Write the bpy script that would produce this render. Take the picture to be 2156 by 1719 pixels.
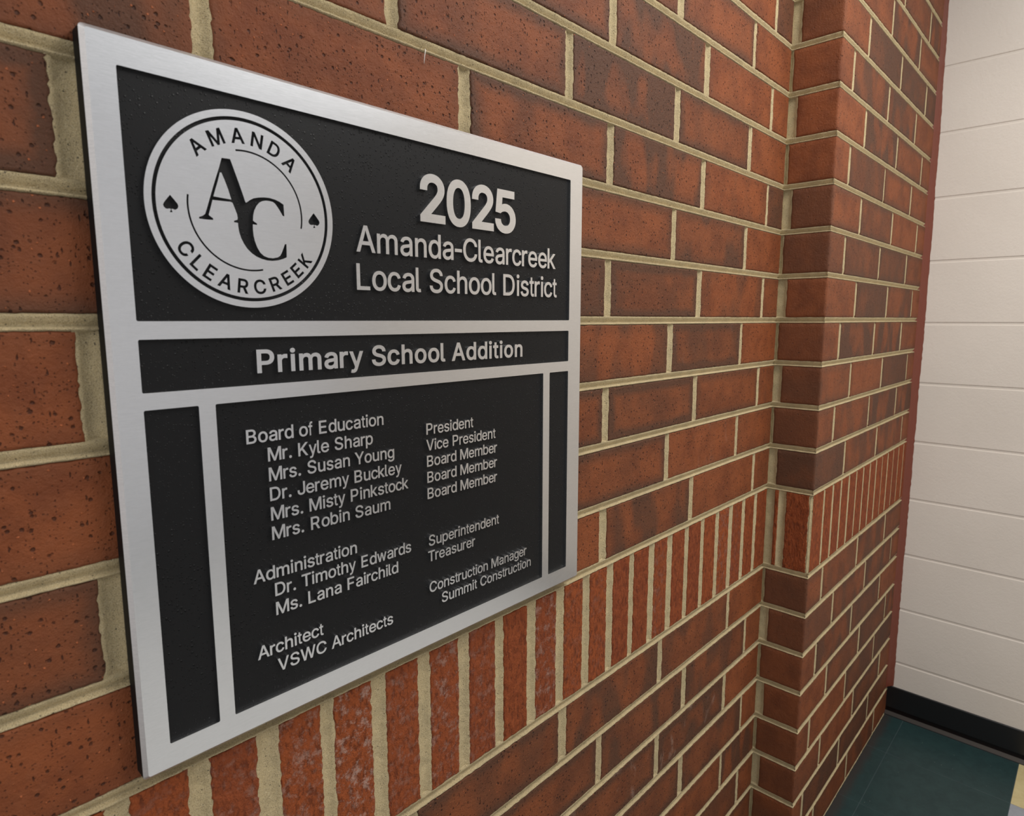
import bpy, bmesh, math, random
import numpy as np
from mathutils import Matrix, Vector
from mathutils.geometry import delaunay_2d_cdt

for o in list(bpy.data.objects):
    bpy.data.objects.remove(o)
SC = bpy.context.scene
COL = SC.collection
S = 0.1016                      # one brick course (4 in) in metres


def U(x, y, z):                 # course units -> metres, floor at z = 0
    return Vector((x * S, y * S, (z + 10) * S))


# ------------------------------------------------------------------ camera
F_PX = 1347.598
yaw, pitch, roll = (0.818069, -0.137615, -0.000548)
fw = Vector((math.sin(yaw) * math.cos(pitch), math.cos(yaw) * math.cos(pitch), math.sin(pitch)))
r0 = Vector((math.cos(yaw), -math.sin(yaw), 0))
u0 = r0.cross(fw)
rt = r0 * math.cos(roll) + u0 * math.sin(roll)
up = -r0 * math.sin(roll) + u0 * math.cos(roll)
cam = bpy.data.cameras.new('camera')
cam.sensor_width = 36
cam.lens = 36 * F_PX / 2156
cam.clip_start = 0.02
cam.dof.use_dof = True
cam.dof.focus_distance = 0.95
cam.dof.aperture_fstop = 10
camo = bpy.data.objects.new('camera', cam)
COL.objects.link(camo)
M = Matrix((rt, up, -fw)).transposed().to_4x4()
M.translation = U(*(-15.3429, -5.8308, 4.0211))
camo.matrix_world = M
SC.camera = camo

# ------------------------------------------------------------------ light
SC.view_settings.view_transform = 'Standard'
SC.view_settings.look = 'None'
SC.view_settings.gamma = 1
SC.view_settings.use_curve_mapping = False
SC.view_settings.exposure = 0.0
W = bpy.data.worlds.new('hallway_light')
SC.world = W
W.use_nodes = True
W.node_tree.nodes['Background'].inputs[0].default_value = (0.99, 0.99, 1.0, 1)
W.node_tree.nodes['Background'].inputs[1].default_value = 0.72


def area(name, loc, target, sx, sy, power, col):
    l = bpy.data.lights.new(name, 'AREA')
    l.shape = 'RECTANGLE'
    l.size, l.size_y = sx, sy
    l.energy = power
    l.color = col
    o = bpy.data.objects.new(name, l)
    COL.objects.link(o)
    p, t = U(*loc), U(*target)
    o.location = p
    o.rotation_euler = (t - p).to_track_quat('-Z', 'Y').to_euler()
    return o


area('ceiling_light', (-3, -10, 16.4), (-3, -10, 0), 0.6, 1.2, 30, (1.0, 0.975, 0.935))
area('ceiling_light', (-32, -11, 16.4), (-32, -11, 0), 0.6, 1.2, 12, (1.0, 0.975, 0.935))
area('ceiling_light', (5, -14, 16.4), (5, -14, 0), 0.6, 1.2, 8, (1.0, 0.975, 0.935))


# ------------------------------------------------------------------ material helpers
def srgb(r, g, b):
    f = lambda c: (c / 255 / 12.92) if c / 255 <= 0.04045 else ((c / 255 + 0.055) / 1.055) ** 2.4
    return (f(r), f(g), f(b), 1)


class NT:
    def __init__(self, name):
        self.m = bpy.data.materials.new(name)
        self.m.use_nodes = True
        self.t = self.m.node_tree
        self.t.nodes.clear()
        self.out = self.n('ShaderNodeOutputMaterial')
        self.b = self.n('ShaderNodeBsdfPrincipled')
        self.l(self.b.outputs[0], self.out.inputs[0])

    def n(self, t, **k):
        n = self.t.nodes.new(t)
        for a, v in k.items():
            setattr(n, a, v)
        return n

    def l(self, a, b):
        self.t.links.new(a, b)

    def put(self, sock, v):
        if hasattr(v, 'is_linked') or hasattr(v, 'links'):
            self.l(v, sock)
        else:
            sock.default_value = v

    def math(self, op, a, b=0.0, c=0.0, clamp=False):
        n = self.n('ShaderNodeMath', operation=op, use_clamp=clamp)
        for i, v in enumerate((a, b, c)):
            self.put(n.inputs[i], v)
        return n.outputs[0]

    def mix(self, f, a, b, blend='MIX'):
        n = self.n('ShaderNodeMix', data_type='RGBA', blend_type=blend)
        self.put(n.inputs[0], f)
        self.put(n.inputs[6], a)
        self.put(n.inputs[7], b)
        return n.outputs[2]

    def pos(self, scale=(1, 1, 1), kind='pos'):
        if kind == 'pos':
            v = self.n('ShaderNodeNewGeometry').outputs['Position']
        else:
            v = self.n('ShaderNodeTexCoord').outputs[kind]
        mp = self.n('ShaderNodeMapping')
        mp.inputs['Scale'].default_value = scale
        self.l(v, mp.inputs[0])
        return mp.outputs[0]

    def noise(self, vec, scale, detail=3, rough=0.5, dist=0.0):
        n = self.n('ShaderNodeTexNoise')
        self.l(vec, n.inputs['Vector'])
        n.inputs['Scale'].default_value = scale
        n.inputs['Detail'].default_value = detail
        n.inputs['Roughness'].default_value = rough
        n.inputs['Distortion'].default_value = dist
        return n.outputs[0]

    def voro(self, vec, scale, out=0, feature='F1', rnd=1.0):
        n = self.n('ShaderNodeTexVoronoi', feature=feature)
        self.l(vec, n.inputs['Vector'])
        n.inputs['Scale'].default_value = scale
        n.inputs['Randomness'].default_value = rnd
        return n.outputs[out]

    def ramp(self, v, a, b, c=0.0, d=1.0, smooth=True):
        n = self.n('ShaderNodeMapRange', interpolation_type='SMOOTHSTEP' if smooth else 'LINEAR')
        self.put(n.inputs[0], v)
        for i, x in enumerate((a, b, c, d)):
            n.inputs[i + 1].default_value = x
        return n.outputs[0]

    def bump(self, h, dist, strength=1.0, normal=None):
        n = self.n('ShaderNodeBump')
        self.put(n.inputs['Height'], h)
        n.inputs['Distance'].default_value = dist
        n.inputs['Strength'].default_value = strength
        if normal is not None:
            self.l(normal, n.inputs['Normal'])
        return n.outputs[0]

    def fin(self, col=None, rough=None, normal=None, **k):
        if col is not None:
            self.put(self.b.inputs['Base Color'], col)
        if rough is not None:
            self.put(self.b.inputs['Roughness'], rough)
        if normal is not None:
            self.l(normal, self.b.inputs['Normal'])
        for a, v in k.items():
            self.put(self.b.inputs[a.replace('_', ' ')], v)
        return self.m


def pit_layer(T, vec, scale, thr, keep):
    """sparse pits: distance to a voronoi point below thr, only in a share of the cells"""
    n = T.n('ShaderNodeTexVoronoi', feature='F1')
    T.l(vec, n.inputs['Vector'])
    n.inputs['Scale'].default_value = scale
    sep = T.n('ShaderNodeSeparateColor')
    T.l(n.outputs['Color'], sep.inputs[0])
    sel = T.math('GREATER_THAN', sep.outputs[0], 1 - keep)
    p = T.ramp(n.outputs['Distance'], thr * 0.35, thr, 1.0, 0.0)
    return T.math('MULTIPLY', p, sel)


def brick_material(name, rough_face):
    T = NT(name)
    P = T.pos()
    oi = T.n('ShaderNodeObjectInfo')
    sep = T.n('ShaderNodeSeparateColor')
    T.l(oi.outputs['Color'], sep.inputs[0])
    dark, stripe, edge = sep.outputs[0], sep.outputs[1], sep.outputs[2]
    # warp the coordinate a little so that pits are not round
    nz = T.n('ShaderNodeTexNoise')
    T.l(P, nz.inputs['Vector'])
    nz.inputs['Scale'].default_value = 420
    nz.inputs['Detail'].default_value = 2
    wv = T.n('ShaderNodeVectorMath', operation='MULTIPLY_ADD')
    T.l(nz.outputs[1], wv.inputs[0])
    wv.inputs[1].default_value = (0.0022,) * 3
    T.l(P, wv.inputs[2])
    PW = wv.outputs[0]

    def sc(v, s):
        m = T.n('ShaderNodeMapping')
        m.inputs['Scale'].default_value = s
        T.l(v, m.inputs[0])
        return m.outputs[0]
    # generated coordinates: 0..1 across one brick
    tc = T.n('ShaderNodeTexCoord')
    gs = T.n('ShaderNodeSeparateXYZ')
    T.l(tc.outputs['Generated'], gs.inputs[0])
    gx, gz = gs.outputs[0], gs.outputs[2]
    big = T.noise(P, 14, 4, 0.6)
    mid = T.noise(P, 70, 5, 0.65)
    fine = T.noise(P, 900, 3, 0.7)
    if not rough_face:
        base = T.mix(T.ramp(big, 0.38, 0.68), srgb(*C_RED1), srgb(*C_RED2))
        base = T.mix(T.math('MULTIPLY', T.ramp(mid, 0.45, 0.75), 0.45), base, srgb(*C_RED3))
        # flashed (burnt) zones: soft vertical bands and darkened edges
        cmb = T.n('ShaderNodeCombineXYZ')
        T.l(T.math('MULTIPLY', gx, 5.2), cmb.inputs[0])
        T.l(T.math('MULTIPLY', gz, 0.8), cmb.inputs[2])
        T.l(T.math('MULTIPLY', oi.outputs['Random'], 57.0), cmb.inputs[1])
        band = T.ramp(T.noise(cmb.outputs[0], 1.0, 1, 0.4), 0.40, 0.62)
        ex = T.math('MINIMUM', gx, T.math('SUBTRACT', 1.0, gx))
        ez = T.math('MINIMUM', gz, T.math('SUBTRACT', 1.0, gz))
        exm = T.ramp(T.math('ADD', ex, T.math('MULTIPLY', T.math('SUBTRACT', mid, 0.5), 0.05)), 0.0, 0.09, 1.0, 0.0)
        ezm = T.ramp(T.math('ADD', ez, T.math('MULTIPLY', T.math('SUBTRACT', big, 0.5), 0.25)), 0.0, 0.26, 1.0, 0.0)
        em = T.math('MULTIPLY', T.math('MAXIMUM', exm, ezm), edge)
        dk = T.math('ADD', T.math('MULTIPLY', band, stripe), em)
        dk = T.math('ADD', dk, T.math('MULTIPLY', dark, T.ramp(big, 0.2, 0.6, 0.65, 1.0)), clamp=True)
        base = T.mix(T.math('MULTIPLY', dk, 0.93), base, srgb(*C_DARK))
        grain = T.ramp(fine, 0.62, 0.75)
        base = T.mix(T.math('MULTIPLY', grain, 0.35), base, srgb(*C_GRAIN))
        chips = pit_layer(T, PW, 260, 0.32, 0.07)
        base = T.mix(T.math('MULTIPLY', chips, 0.6), base, srgb(*C_CHIP))
        # pits and vertical drag marks
        p1 = pit_layer(T, PW, 130, 0.26, 0.5)
        p2 = pit_layer(T, sc(PW, (1, 1, 0.3)), 230, 0.2, 0.4)
        p3 = pit_layer(T, PW, 380, 0.34, 0.3)
        pits = T.math('MAXIMUM', T.math('MAXIMUM', p1, p2), T.math('MULTIPLY', p3, 0.55))
        base = T.mix(T.math('MULTIPLY', pits, 0.7), base, srgb(40, 18, 10))
        wn = T.noise(sc(P, (1.0, 1.0, 0.6)), 23, 4, 0.65, 0.6)
        wm = T.math('MULTIPLY', T.ramp(wn, 0.56, 0.72), T.math('SUBTRACT', 1.0, oi.outputs['Alpha']))
        base = T.mix(T.math('MULTIPLY', wm, 0.5), base, srgb(175, 150, 135))
        h = T.math('ADD', T.math('MULTIPLY', fine, 0.24), T.math('MULTIPLY', mid, 0.7))
        h = T.math('ADD', h, T.math('MULTIPLY', T.noise(P, 260, 4, 0.65), 0.55))
        h = T.math('ADD', h, T.math('MULTIPLY', chips, 0.35))
        h = T.math('SUBTRACT', h, T.math('MULTIPLY', pits, 1.0))
        nrm = T.bump(h, 0.0022, 1.0)
        return T.fin(base, 0.62, nrm, Specular_IOR_Level=0.25)
    base = T.mix(T.ramp(T.noise(P, 60, 4, 0.6), 0.35, 0.65), srgb(*C_SOL1), srgb(*C_SOL2))
    torn = T.noise(sc(PW, (1.0, 1.0, 0.38)), 190, 4, 0.62, 0.3)
    torn2 = T.noise(sc(PW, (1.0, 1.0, 0.5)), 75, 3, 0.6, 0.5)
    base = T.mix(T.ramp(torn, 0.5, 0.36, 0.0, 0.75), base, srgb(*C_SOL3))
    base = T.mix(T.math('MULTIPLY', dark, 0.7), base, srgb(104, 50, 34))
    wmask = T.math('MULTIPLY', T.ramp(T.noise(P, 60, 5, 0.75), 0.48, 0.66), T.math('SUBTRACT', 1.0, oi.outputs['Alpha']))
    base = T.mix(T.math('MULTIPLY', wmask, 0.6), base, srgb(190, 165, 150))
    h = T.math('ADD', T.math('MULTIPLY', torn, 1.6), T.math('MULTIPLY', torn2, 1.8))
    h = T.math('ADD', h, T.math('MULTIPLY', fine, 0.15))
    nrm = T.bump(h, 0.003, 1.0)
    return T.fin(base, 0.75, nrm, Specular_IOR_Level=0.2)


C_RED1, C_RED2, C_RED3 = (131, 70, 36), (108, 55, 27), (128, 74, 45)
C_DARK, C_GRAIN, C_CHIP = (80, 52, 36), (190, 110, 75), (196, 110, 66)
C_SOL1, C_SOL2, C_SOL3 = (146, 74, 37), (128, 62, 29), (92, 43, 21)
M_BRICK = brick_material('red_brick', False)
M_SOLDIER = brick_material('rough_red_brick', True)


def mortar_material():
    T = NT('sand_mortar')
    P = T.pos()
    n1 = T.noise(P, 1300, 2, 0.6)
    n2 = T.noise(P, 40, 4, 0.6)
    base = T.mix(T.ramp(n2, 0.3, 0.7), srgb(204, 184, 142), srgb(188, 170, 132))
    base = T.mix(T.ramp(n1, 0.56, 0.7), base, srgb(214, 200, 168))
    base = T.mix(T.ramp(n1, 0.44, 0.33), base, srgb(132, 118, 94))
    sp = pit_layer(T, P, 360, 0.30, 0.08)
    base = T.mix(T.math('MULTIPLY', sp, 0.8), base, srgb(74, 72, 70))
    h = T.math('ADD', T.math('MULTIPLY', n1, 0.55), T.noise(P, 380, 4, 0.7))
    h = T.math('SUBTRACT', h, T.math('MULTIPLY', sp, 0.5))
    return T.fin(base, 0.9, T.bump(h, 0.0022, 1.0), Specular_IOR_Level=0.2)


M_MORTAR = mortar_material()


def brushed(name, c=(0.80, 0.80, 0.80, 1), axis=(1, 1, 60), rough=0.34):
    T = NT(name)
    P = T.pos((6, 6, 6 * axis[2]))
    n = T.noise(P, 22, 4, 0.75)
    n2 = T.noise(P, 90, 2, 0.6)
    s = T.math('ADD', T.math('MULTIPLY', n, 0.6), T.math('MULTIPLY', n2, 0.4))
    col = T.mix(T.ramp(s, 0.3, 0.7), (c[0] * 0.82, c[1] * 0.82, c[2] * 0.82, 1), c)
    r = T.math('ADD', T.math('MULTIPLY', s, 0.16), rough - 0.08)
    return T.fin(col, r, None, Metallic=1.0)


M_ALU = brushed('brushed_aluminium', (0.77, 0.775, 0.785, 1), (1, 1, 24), 0.24)

M_ALUEDGE = brushed('cut_aluminium_edge', (0.74, 0.72, 0.71, 1), (1, 1, 6), 0.45)


def field_material():
    T = NT('black_textured_paint')
    P = T.pos()
    d1 = pit_layer(T, P, 310, 0.36, 0.2)
    d2 = pit_layer(T, P, 520, 0.38, 0.25)
    dens = T.ramp(T.noise(P, 9, 2, 0.5), 0.38, 0.6, 0.25, 1.0)
    n = T.noise(P, 700, 3, 0.6)
    d = T.math('MULTIPLY', T.math('MAXIMUM', d1, d2), dens)
    h = T.math('ADD', d, T.math('MULTIPLY', n, 0.07))
    return T.fin(srgb(15, 15, 16), 0.42, T.bump(h, 0.0009, 1.0), Specular_IOR_Level=0.22)


M_BLACK = field_material()


def plain(name, c, rough=0.5, bump=None, spec=0.5):
    T = NT(name)
    nrm = None
    if bump:
        nrm = T.bump(T.noise(T.pos(), bump[0], 4, 0.6), bump[1])
    return T.fin(srgb(*c), rough, nrm, Specular_IOR_Level=spec)


def cmu_material():
    T = NT('painted_block')
    P = T.pos()
    n = T.noise(P, 160, 5, 0.65)
    n2 = T.noise(P, 55, 3, 0.6)
    pits = pit_layer(T, P, 95, 0.20, 0.25)
    crater = T.math('MULTIPLY', pits, 1.0)
    h = T.math('ADD', T.math('MULTIPLY', n, 1.0), T.math('MULTIPLY', n2, 0.8))
    h = T.math('SUBTRACT', h, T.math('MULTIPLY', crater, 1.6))
    base = T.mix(T.ramp(T.noise(P, 3, 3, 0.5), 0.3, 0.7), srgb(*C_CMU1), srgb(*C_CMU2))
    return T.fin(base, 0.42, T.bump(h, 0.0006, 0.8), Specular_IOR_Level=0.4)


C_CMU1, C_CMU2 = (214, 205, 194), (208, 199, 188)
M_CMU = cmu_material()
M_FAR = plain('pale_wall_paint', (222, 225, 230), 0.6)
M_PAINT = plain('matt_black_paint', (14, 14, 15), 0.6, None, 0.25)
M_CAULK = plain('brown_sealant', (108, 52, 36), 0.45, (120, 0.0006))
M_BASE = plain('black_vinyl', (20, 20, 21), 0.32, (300, 0.0001))


M_TOE = plain('toe_highlight_vinyl', (92, 88, 84), 0.6, (200, 0.0002))  # light caught by the cove toe, put into the colour as lighter grey


def tile_material(name, c1, c2, c3):
    T = NT(name)
    P = T.pos()
    n = T.noise(P, 26, 6, 0.7, 0.8)
    n2 = T.noise(P, 150, 3, 0.6)
    base = T.mix(T.ramp(n, 0.35, 0.68), srgb(*c1), srgb(*c2))
    base = T.mix(T.math('MULTIPLY', T.ramp(n2, 0.6, 0.75), 0.35), base, srgb(*c3))
    sp = pit_layer(T, P, 60, 0.07, 0.2)
    base = T.mix(T.math('MULTIPLY', sp, 0.8), base, srgb(170, 178, 172))
    # thin dirt along the foot of the brick wall
    g = T.n('ShaderNodeSeparateXYZ')
    T.l(T.n('ShaderNodeNewGeometry').outputs['Position'], g.inputs[0])
    yy = T.math('ADD', g.outputs[1], T.math('MULTIPLY', T.math('SUBTRACT', n, 0.5), 0.02))
    dirt = T.ramp(yy, -1.42 * S, -1.16 * S, 0.0, 0.8)
    base = T.mix(dirt, base, srgb(52, 46, 44))
    return T.fin(base, T.math('ADD', T.math('MULTIPLY', n, 0.2), 0.3), T.bump(n2, 0.0002, 0.5), Specular_IOR_Level=0.4)


M_TEAL = tile_material('teal_floor_tile', (36, 58, 58), (30, 50, 51), (58, 76, 76))
M_CREAM = tile_material('cream_floor_tile', (196, 182, 136), (186, 170, 124), (210, 198, 160))
M_GREY = tile_material('grey_floor_tile', (150, 154, 160), (138, 142, 148), (170, 172, 176))
M_PALE = tile_material('pale_floor_tile', (206, 206, 203), (196, 197, 196), (220, 220, 218))
M_GROUT = plain('floor_adhesive', (60, 74, 76), 0.8)
M_THREAD = plain('white_thread', (235, 230, 222), 0.7)
M_STEEL = plain('dark_steel', (60, 60, 62), 0.4)


# ------------------------------------------------------------------ object helpers
def link(name, verts, faces, mat, parent=None, loc=None, rot=None, smooth=None):
    me = bpy.data.meshes.new(name)
    me.from_pydata([tuple(v) for v in verts], [], faces)
    me.update()
    if smooth is not None:
        me.polygons.foreach_set('use_smooth', smooth if not isinstance(smooth, bool) else [smooth] * len(faces))
    me.materials.append(mat)
    o = bpy.data.objects.new(name, me)
    COL.objects.link(o)
    if loc is not None:
        o.location = loc
    if rot is not None:
        o.rotation_euler = rot
    if parent is not None:
        o.parent = parent
        o.matrix_parent_inverse = Matrix()
    return o


def box_geo(x0, x1, y0, y1, z0, z1):
    v = [(x, y, z) for z in (z0, z1) for y in (y0, y1) for x in (x0, x1)]
    f = [(0, 2, 3, 1), (4, 5, 7, 6), (0, 1, 5, 4), (2, 6, 7, 3), (0, 4, 6, 2), (1, 3, 7, 5)]
    return v, f


def bevel_box(name, x0, x1, y0, y1, z0, z1, b, mat, parent=None, seg=2):
    """box in metres with rounded edges"""
    bm = bmesh.new()
    v, f = box_geo(x0, x1, y0, y1, z0, z1)
    vs = [bm.verts.new(p) for p in v]
    for q in f:
        bm.faces.new([vs[i] for i in q])
    bmesh.ops.recalc_face_normals(bm, faces=bm.faces)
    bmesh.ops.bevel(bm, geom=list(bm.edges), offset=b, segments=seg, affect='EDGES', profile=0.5)
    me = bpy.data.meshes.new(name)
    bm.to_mesh(me)
    bm.free()
    me.materials.append(mat)
    o = bpy.data.objects.new(name, me)
    COL.objects.link(o)
    if parent is not None:
        o.parent = parent
    return o


def structure(o, label=None):
    o['kind'] = 'structure'
    if label:
        o['label'] = label
    return o


# ------------------------------------------------------------------ brick walls
PY = -1.058                     # face of the projecting wall
XE = 9.45                       # face of the painted block wall
BJ, HJ = 0.124, 0.16           # bed joint, head joint
rng = random.Random(11)


def smooth_noise(n, step, wave, seed):
    """1-D value noise, n samples spaced step, feature size wave"""
    r = random.Random(seed)
    m = int(n * step / wave) + 4
    k = [r.uniform(-1, 1) for _ in range(m)]
    out = []
    for i in range(n):
        t = i * step / wave
        a = int(t)
        f = t - a
        f = f * f * (3 - 2 * f)
        out.append(k[a] * (1 - f) + k[a + 1] * f)
    return out


def brick_mesh(w, h, step, jb, je, seed, depth=0.012):
    """rectangular brick face with worn, uneven arrises; metres, face at y = 0"""
    pts = []                     # (u, v, du, dv) with jitter directions
    def side(n, L, amp):
        a = smooth_noise(n, step, 0.014, rng.random())
        b = smooth_noise(n, step, 0.0035, rng.random())
        return [max(-0.0003, amp * (0.35 + 0.5 * a[i] + 0.55 * b[i])) for i in range(n)]
    nu, nv = max(4, int(w / step)), max(4, int(h / step))
    bot, top = side(nu, w, jb), side(nu, w, jb)
    rgt, lft = side(nv, h, je), side(nv, h, je)
    for i in range(nu):
        u = -w / 2 + w * i / nu
        pts.append((u, -h / 2 + bot[i]))
    for i in range(nv):
        pts.append((w / 2 - rgt[i], -h / 2 + h * i / nv))
    for i in range(nu):
        pts.append((w / 2 - w * i / nu, h / 2 - top[i]))
    for i in range(nv):
        pts.append((-w / 2 + lft[i], h / 2 - h * i / nv))
    n = len(pts)
    V, Fc, sm = [], [], []
    loops = ((0.0, depth, 1.0), (0.0, 0.0026, 1.0), (0.0006, 0.0011, 0.9), (0.0016, 0.0003, 0.75), (0.0032, 0.0, 0.5))
    for ins, d, kj in loops:
        ku, kv = (w / 2 - ins) / (w / 2), (h / 2 - ins) / (h / 2)
        for i, (u, v) in enumerate(pts):
            if i < nu or nu + nv <= i < 2 * nu + nv:      # bottom or top
                jv = h / 2 - abs(v)
                V.append((u * ku, d, math.copysign(h / 2 - ins - jv * kj, v)))
            else:
                ju = w / 2 - abs(u)
                V.append((math.copysign(w / 2 - ins - ju * kj, u), d, v * kv))
    for k in range(len(loops) - 1):
        for i in range(n):
            j = (i + 1) % n
            Fc.append((k * n + i, k * n + j, (k + 1) * n + j, (k + 1) * n + i))
            sm.append(True)
    V.append((0, 0, 0))
    for i in range(n):
        Fc.append(((len(loops) - 1) * n + i, (len(loops) - 1) * n + (i + 1) % n, len(V) - 1))
        sm.append(False)
    return V, Fc, sm


def corner_brick_mesh(a, b, h, rev_off=0.0):
    """brick that turns the outer corner: a along the return, b along the front (metres).
    Origin at the corner; return face x = 0 (y from a to 0), front face y = 0 (x from 0 to b)."""
    t = [0, 0.0006, 0.002]
    x = 0.006
    while x < a + b - 0.005:
        t.append(x)
        x += 0.006
    t += [a + b - 0.002, a + b - 0.0006, a + b]
    t = sorted(set([q for q in t if abs(q - a) > 0.003] + [a - 0.0025, a - 0.0011, a, a + 0.0011, a + 0.0025]))
    z = [0, 0.0006, 0.002] + [0.006 * i for i in range(1, int(h / 0.006))] + [h - 0.002, h - 0.0006, h]
    z = sorted(set(round(q, 5) for q in z))
    nt, nz = len(t), len(z)
    jt = smooth_noise(nt, 0.006, 0.012, rng.random())
    jb_ = smooth_noise(nt, 0.006, 0.012, rng.random())
    j0 = smooth_noise(nz, 0.006, 0.010, rng.random())
    j1 = smooth_noise(nz, 0.006, 0.010, rng.random())
    jc = smooth_noise(nz, 0.006, 0.010, rng.random())
    V = []

    def place(tt, d, zz):
        if tt <= a:
            return (d, a - tt, zz)
        return (tt - a, d, zz)
    for i, tt in enumerate(t):
        for j, zz in enumerate(z):
            e = min(tt, a + b - tt, zz, h - zz)
            d = 0.0026 if e <= 0 else (0.0011 if e < 0.001 else (0.0003 if e < 0.0025 else 0.0))
            t2, z2 = tt, zz
            if zz < 0.004:
                z2 += 0.0006 * (0.6 + jb_[i])
            if zz > h - 0.004:
                z2 -= 0.0006 * (0.6 + jt[i])
            if tt < 0.004:
                t2 += 0.001 * (0.8 + j0[j])
            if tt > a + b - 0.004:
                t2 -= 0.001 * (0.8 + j1[j])
            p = list(place(t2, d, z2))
            c = abs(tt - a)
            if c < 0.0026:          # worn outer arris
                k = (0.0009 + 0.0007 * max(0, jc[j])) * (1 - c / 0.0027)
                p[0] += k
                p[1] += k
            V.append(tuple(p))
    Fc = []
    for i in range(nt - 1):
        for j in range(nz - 1):
            Fc.append((i * nz + j, (i + 1) * nz + j, (i + 1) * nz + j + 1, i * nz + j + 1))
    # skirts running back into the mortar
    def skirt(idx, flip):
        base = len(V)
        for q in idx:
            x_, y_, z_ = V[q]
            i = q // nz
            if t[i] < a - 0.003:
                V.append((x_ + 0.011, y_, z_))
            elif t[i] > a + 0.003:
                V.append((x_, y_ + 0.011, z_))
            else:
                V.append((x_ + 0.009, y_ + 0.009, z_))
        for k in range(len(idx) - 1):
            f = (idx[k], base + k, base + k + 1, idx[k + 1])
            Fc.append(f if not flip else f[::-1])
    skirt([i * nz for i in range(nt)], False)
    skirt([i * nz + nz - 1 for i in range(nt)], True)
    skirt([j for j in range(nz)], True)
    skirt([(nt - 1) * nz + j for j in range(nz)], False)
    return V, Fc, [True] * len(Fc)


ROWS = [r for r in range(-10, 16) if r not in (-1, -2)]


def row_z(r):
    return (r + BJ / 2, r + 1 - BJ / 2) if r >= 0 else (r - 0.029 + BJ / 2, r + 0.971 - BJ / 2)


Z_SOL = (-2.029 + BJ / 2, -BJ / 2)

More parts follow.
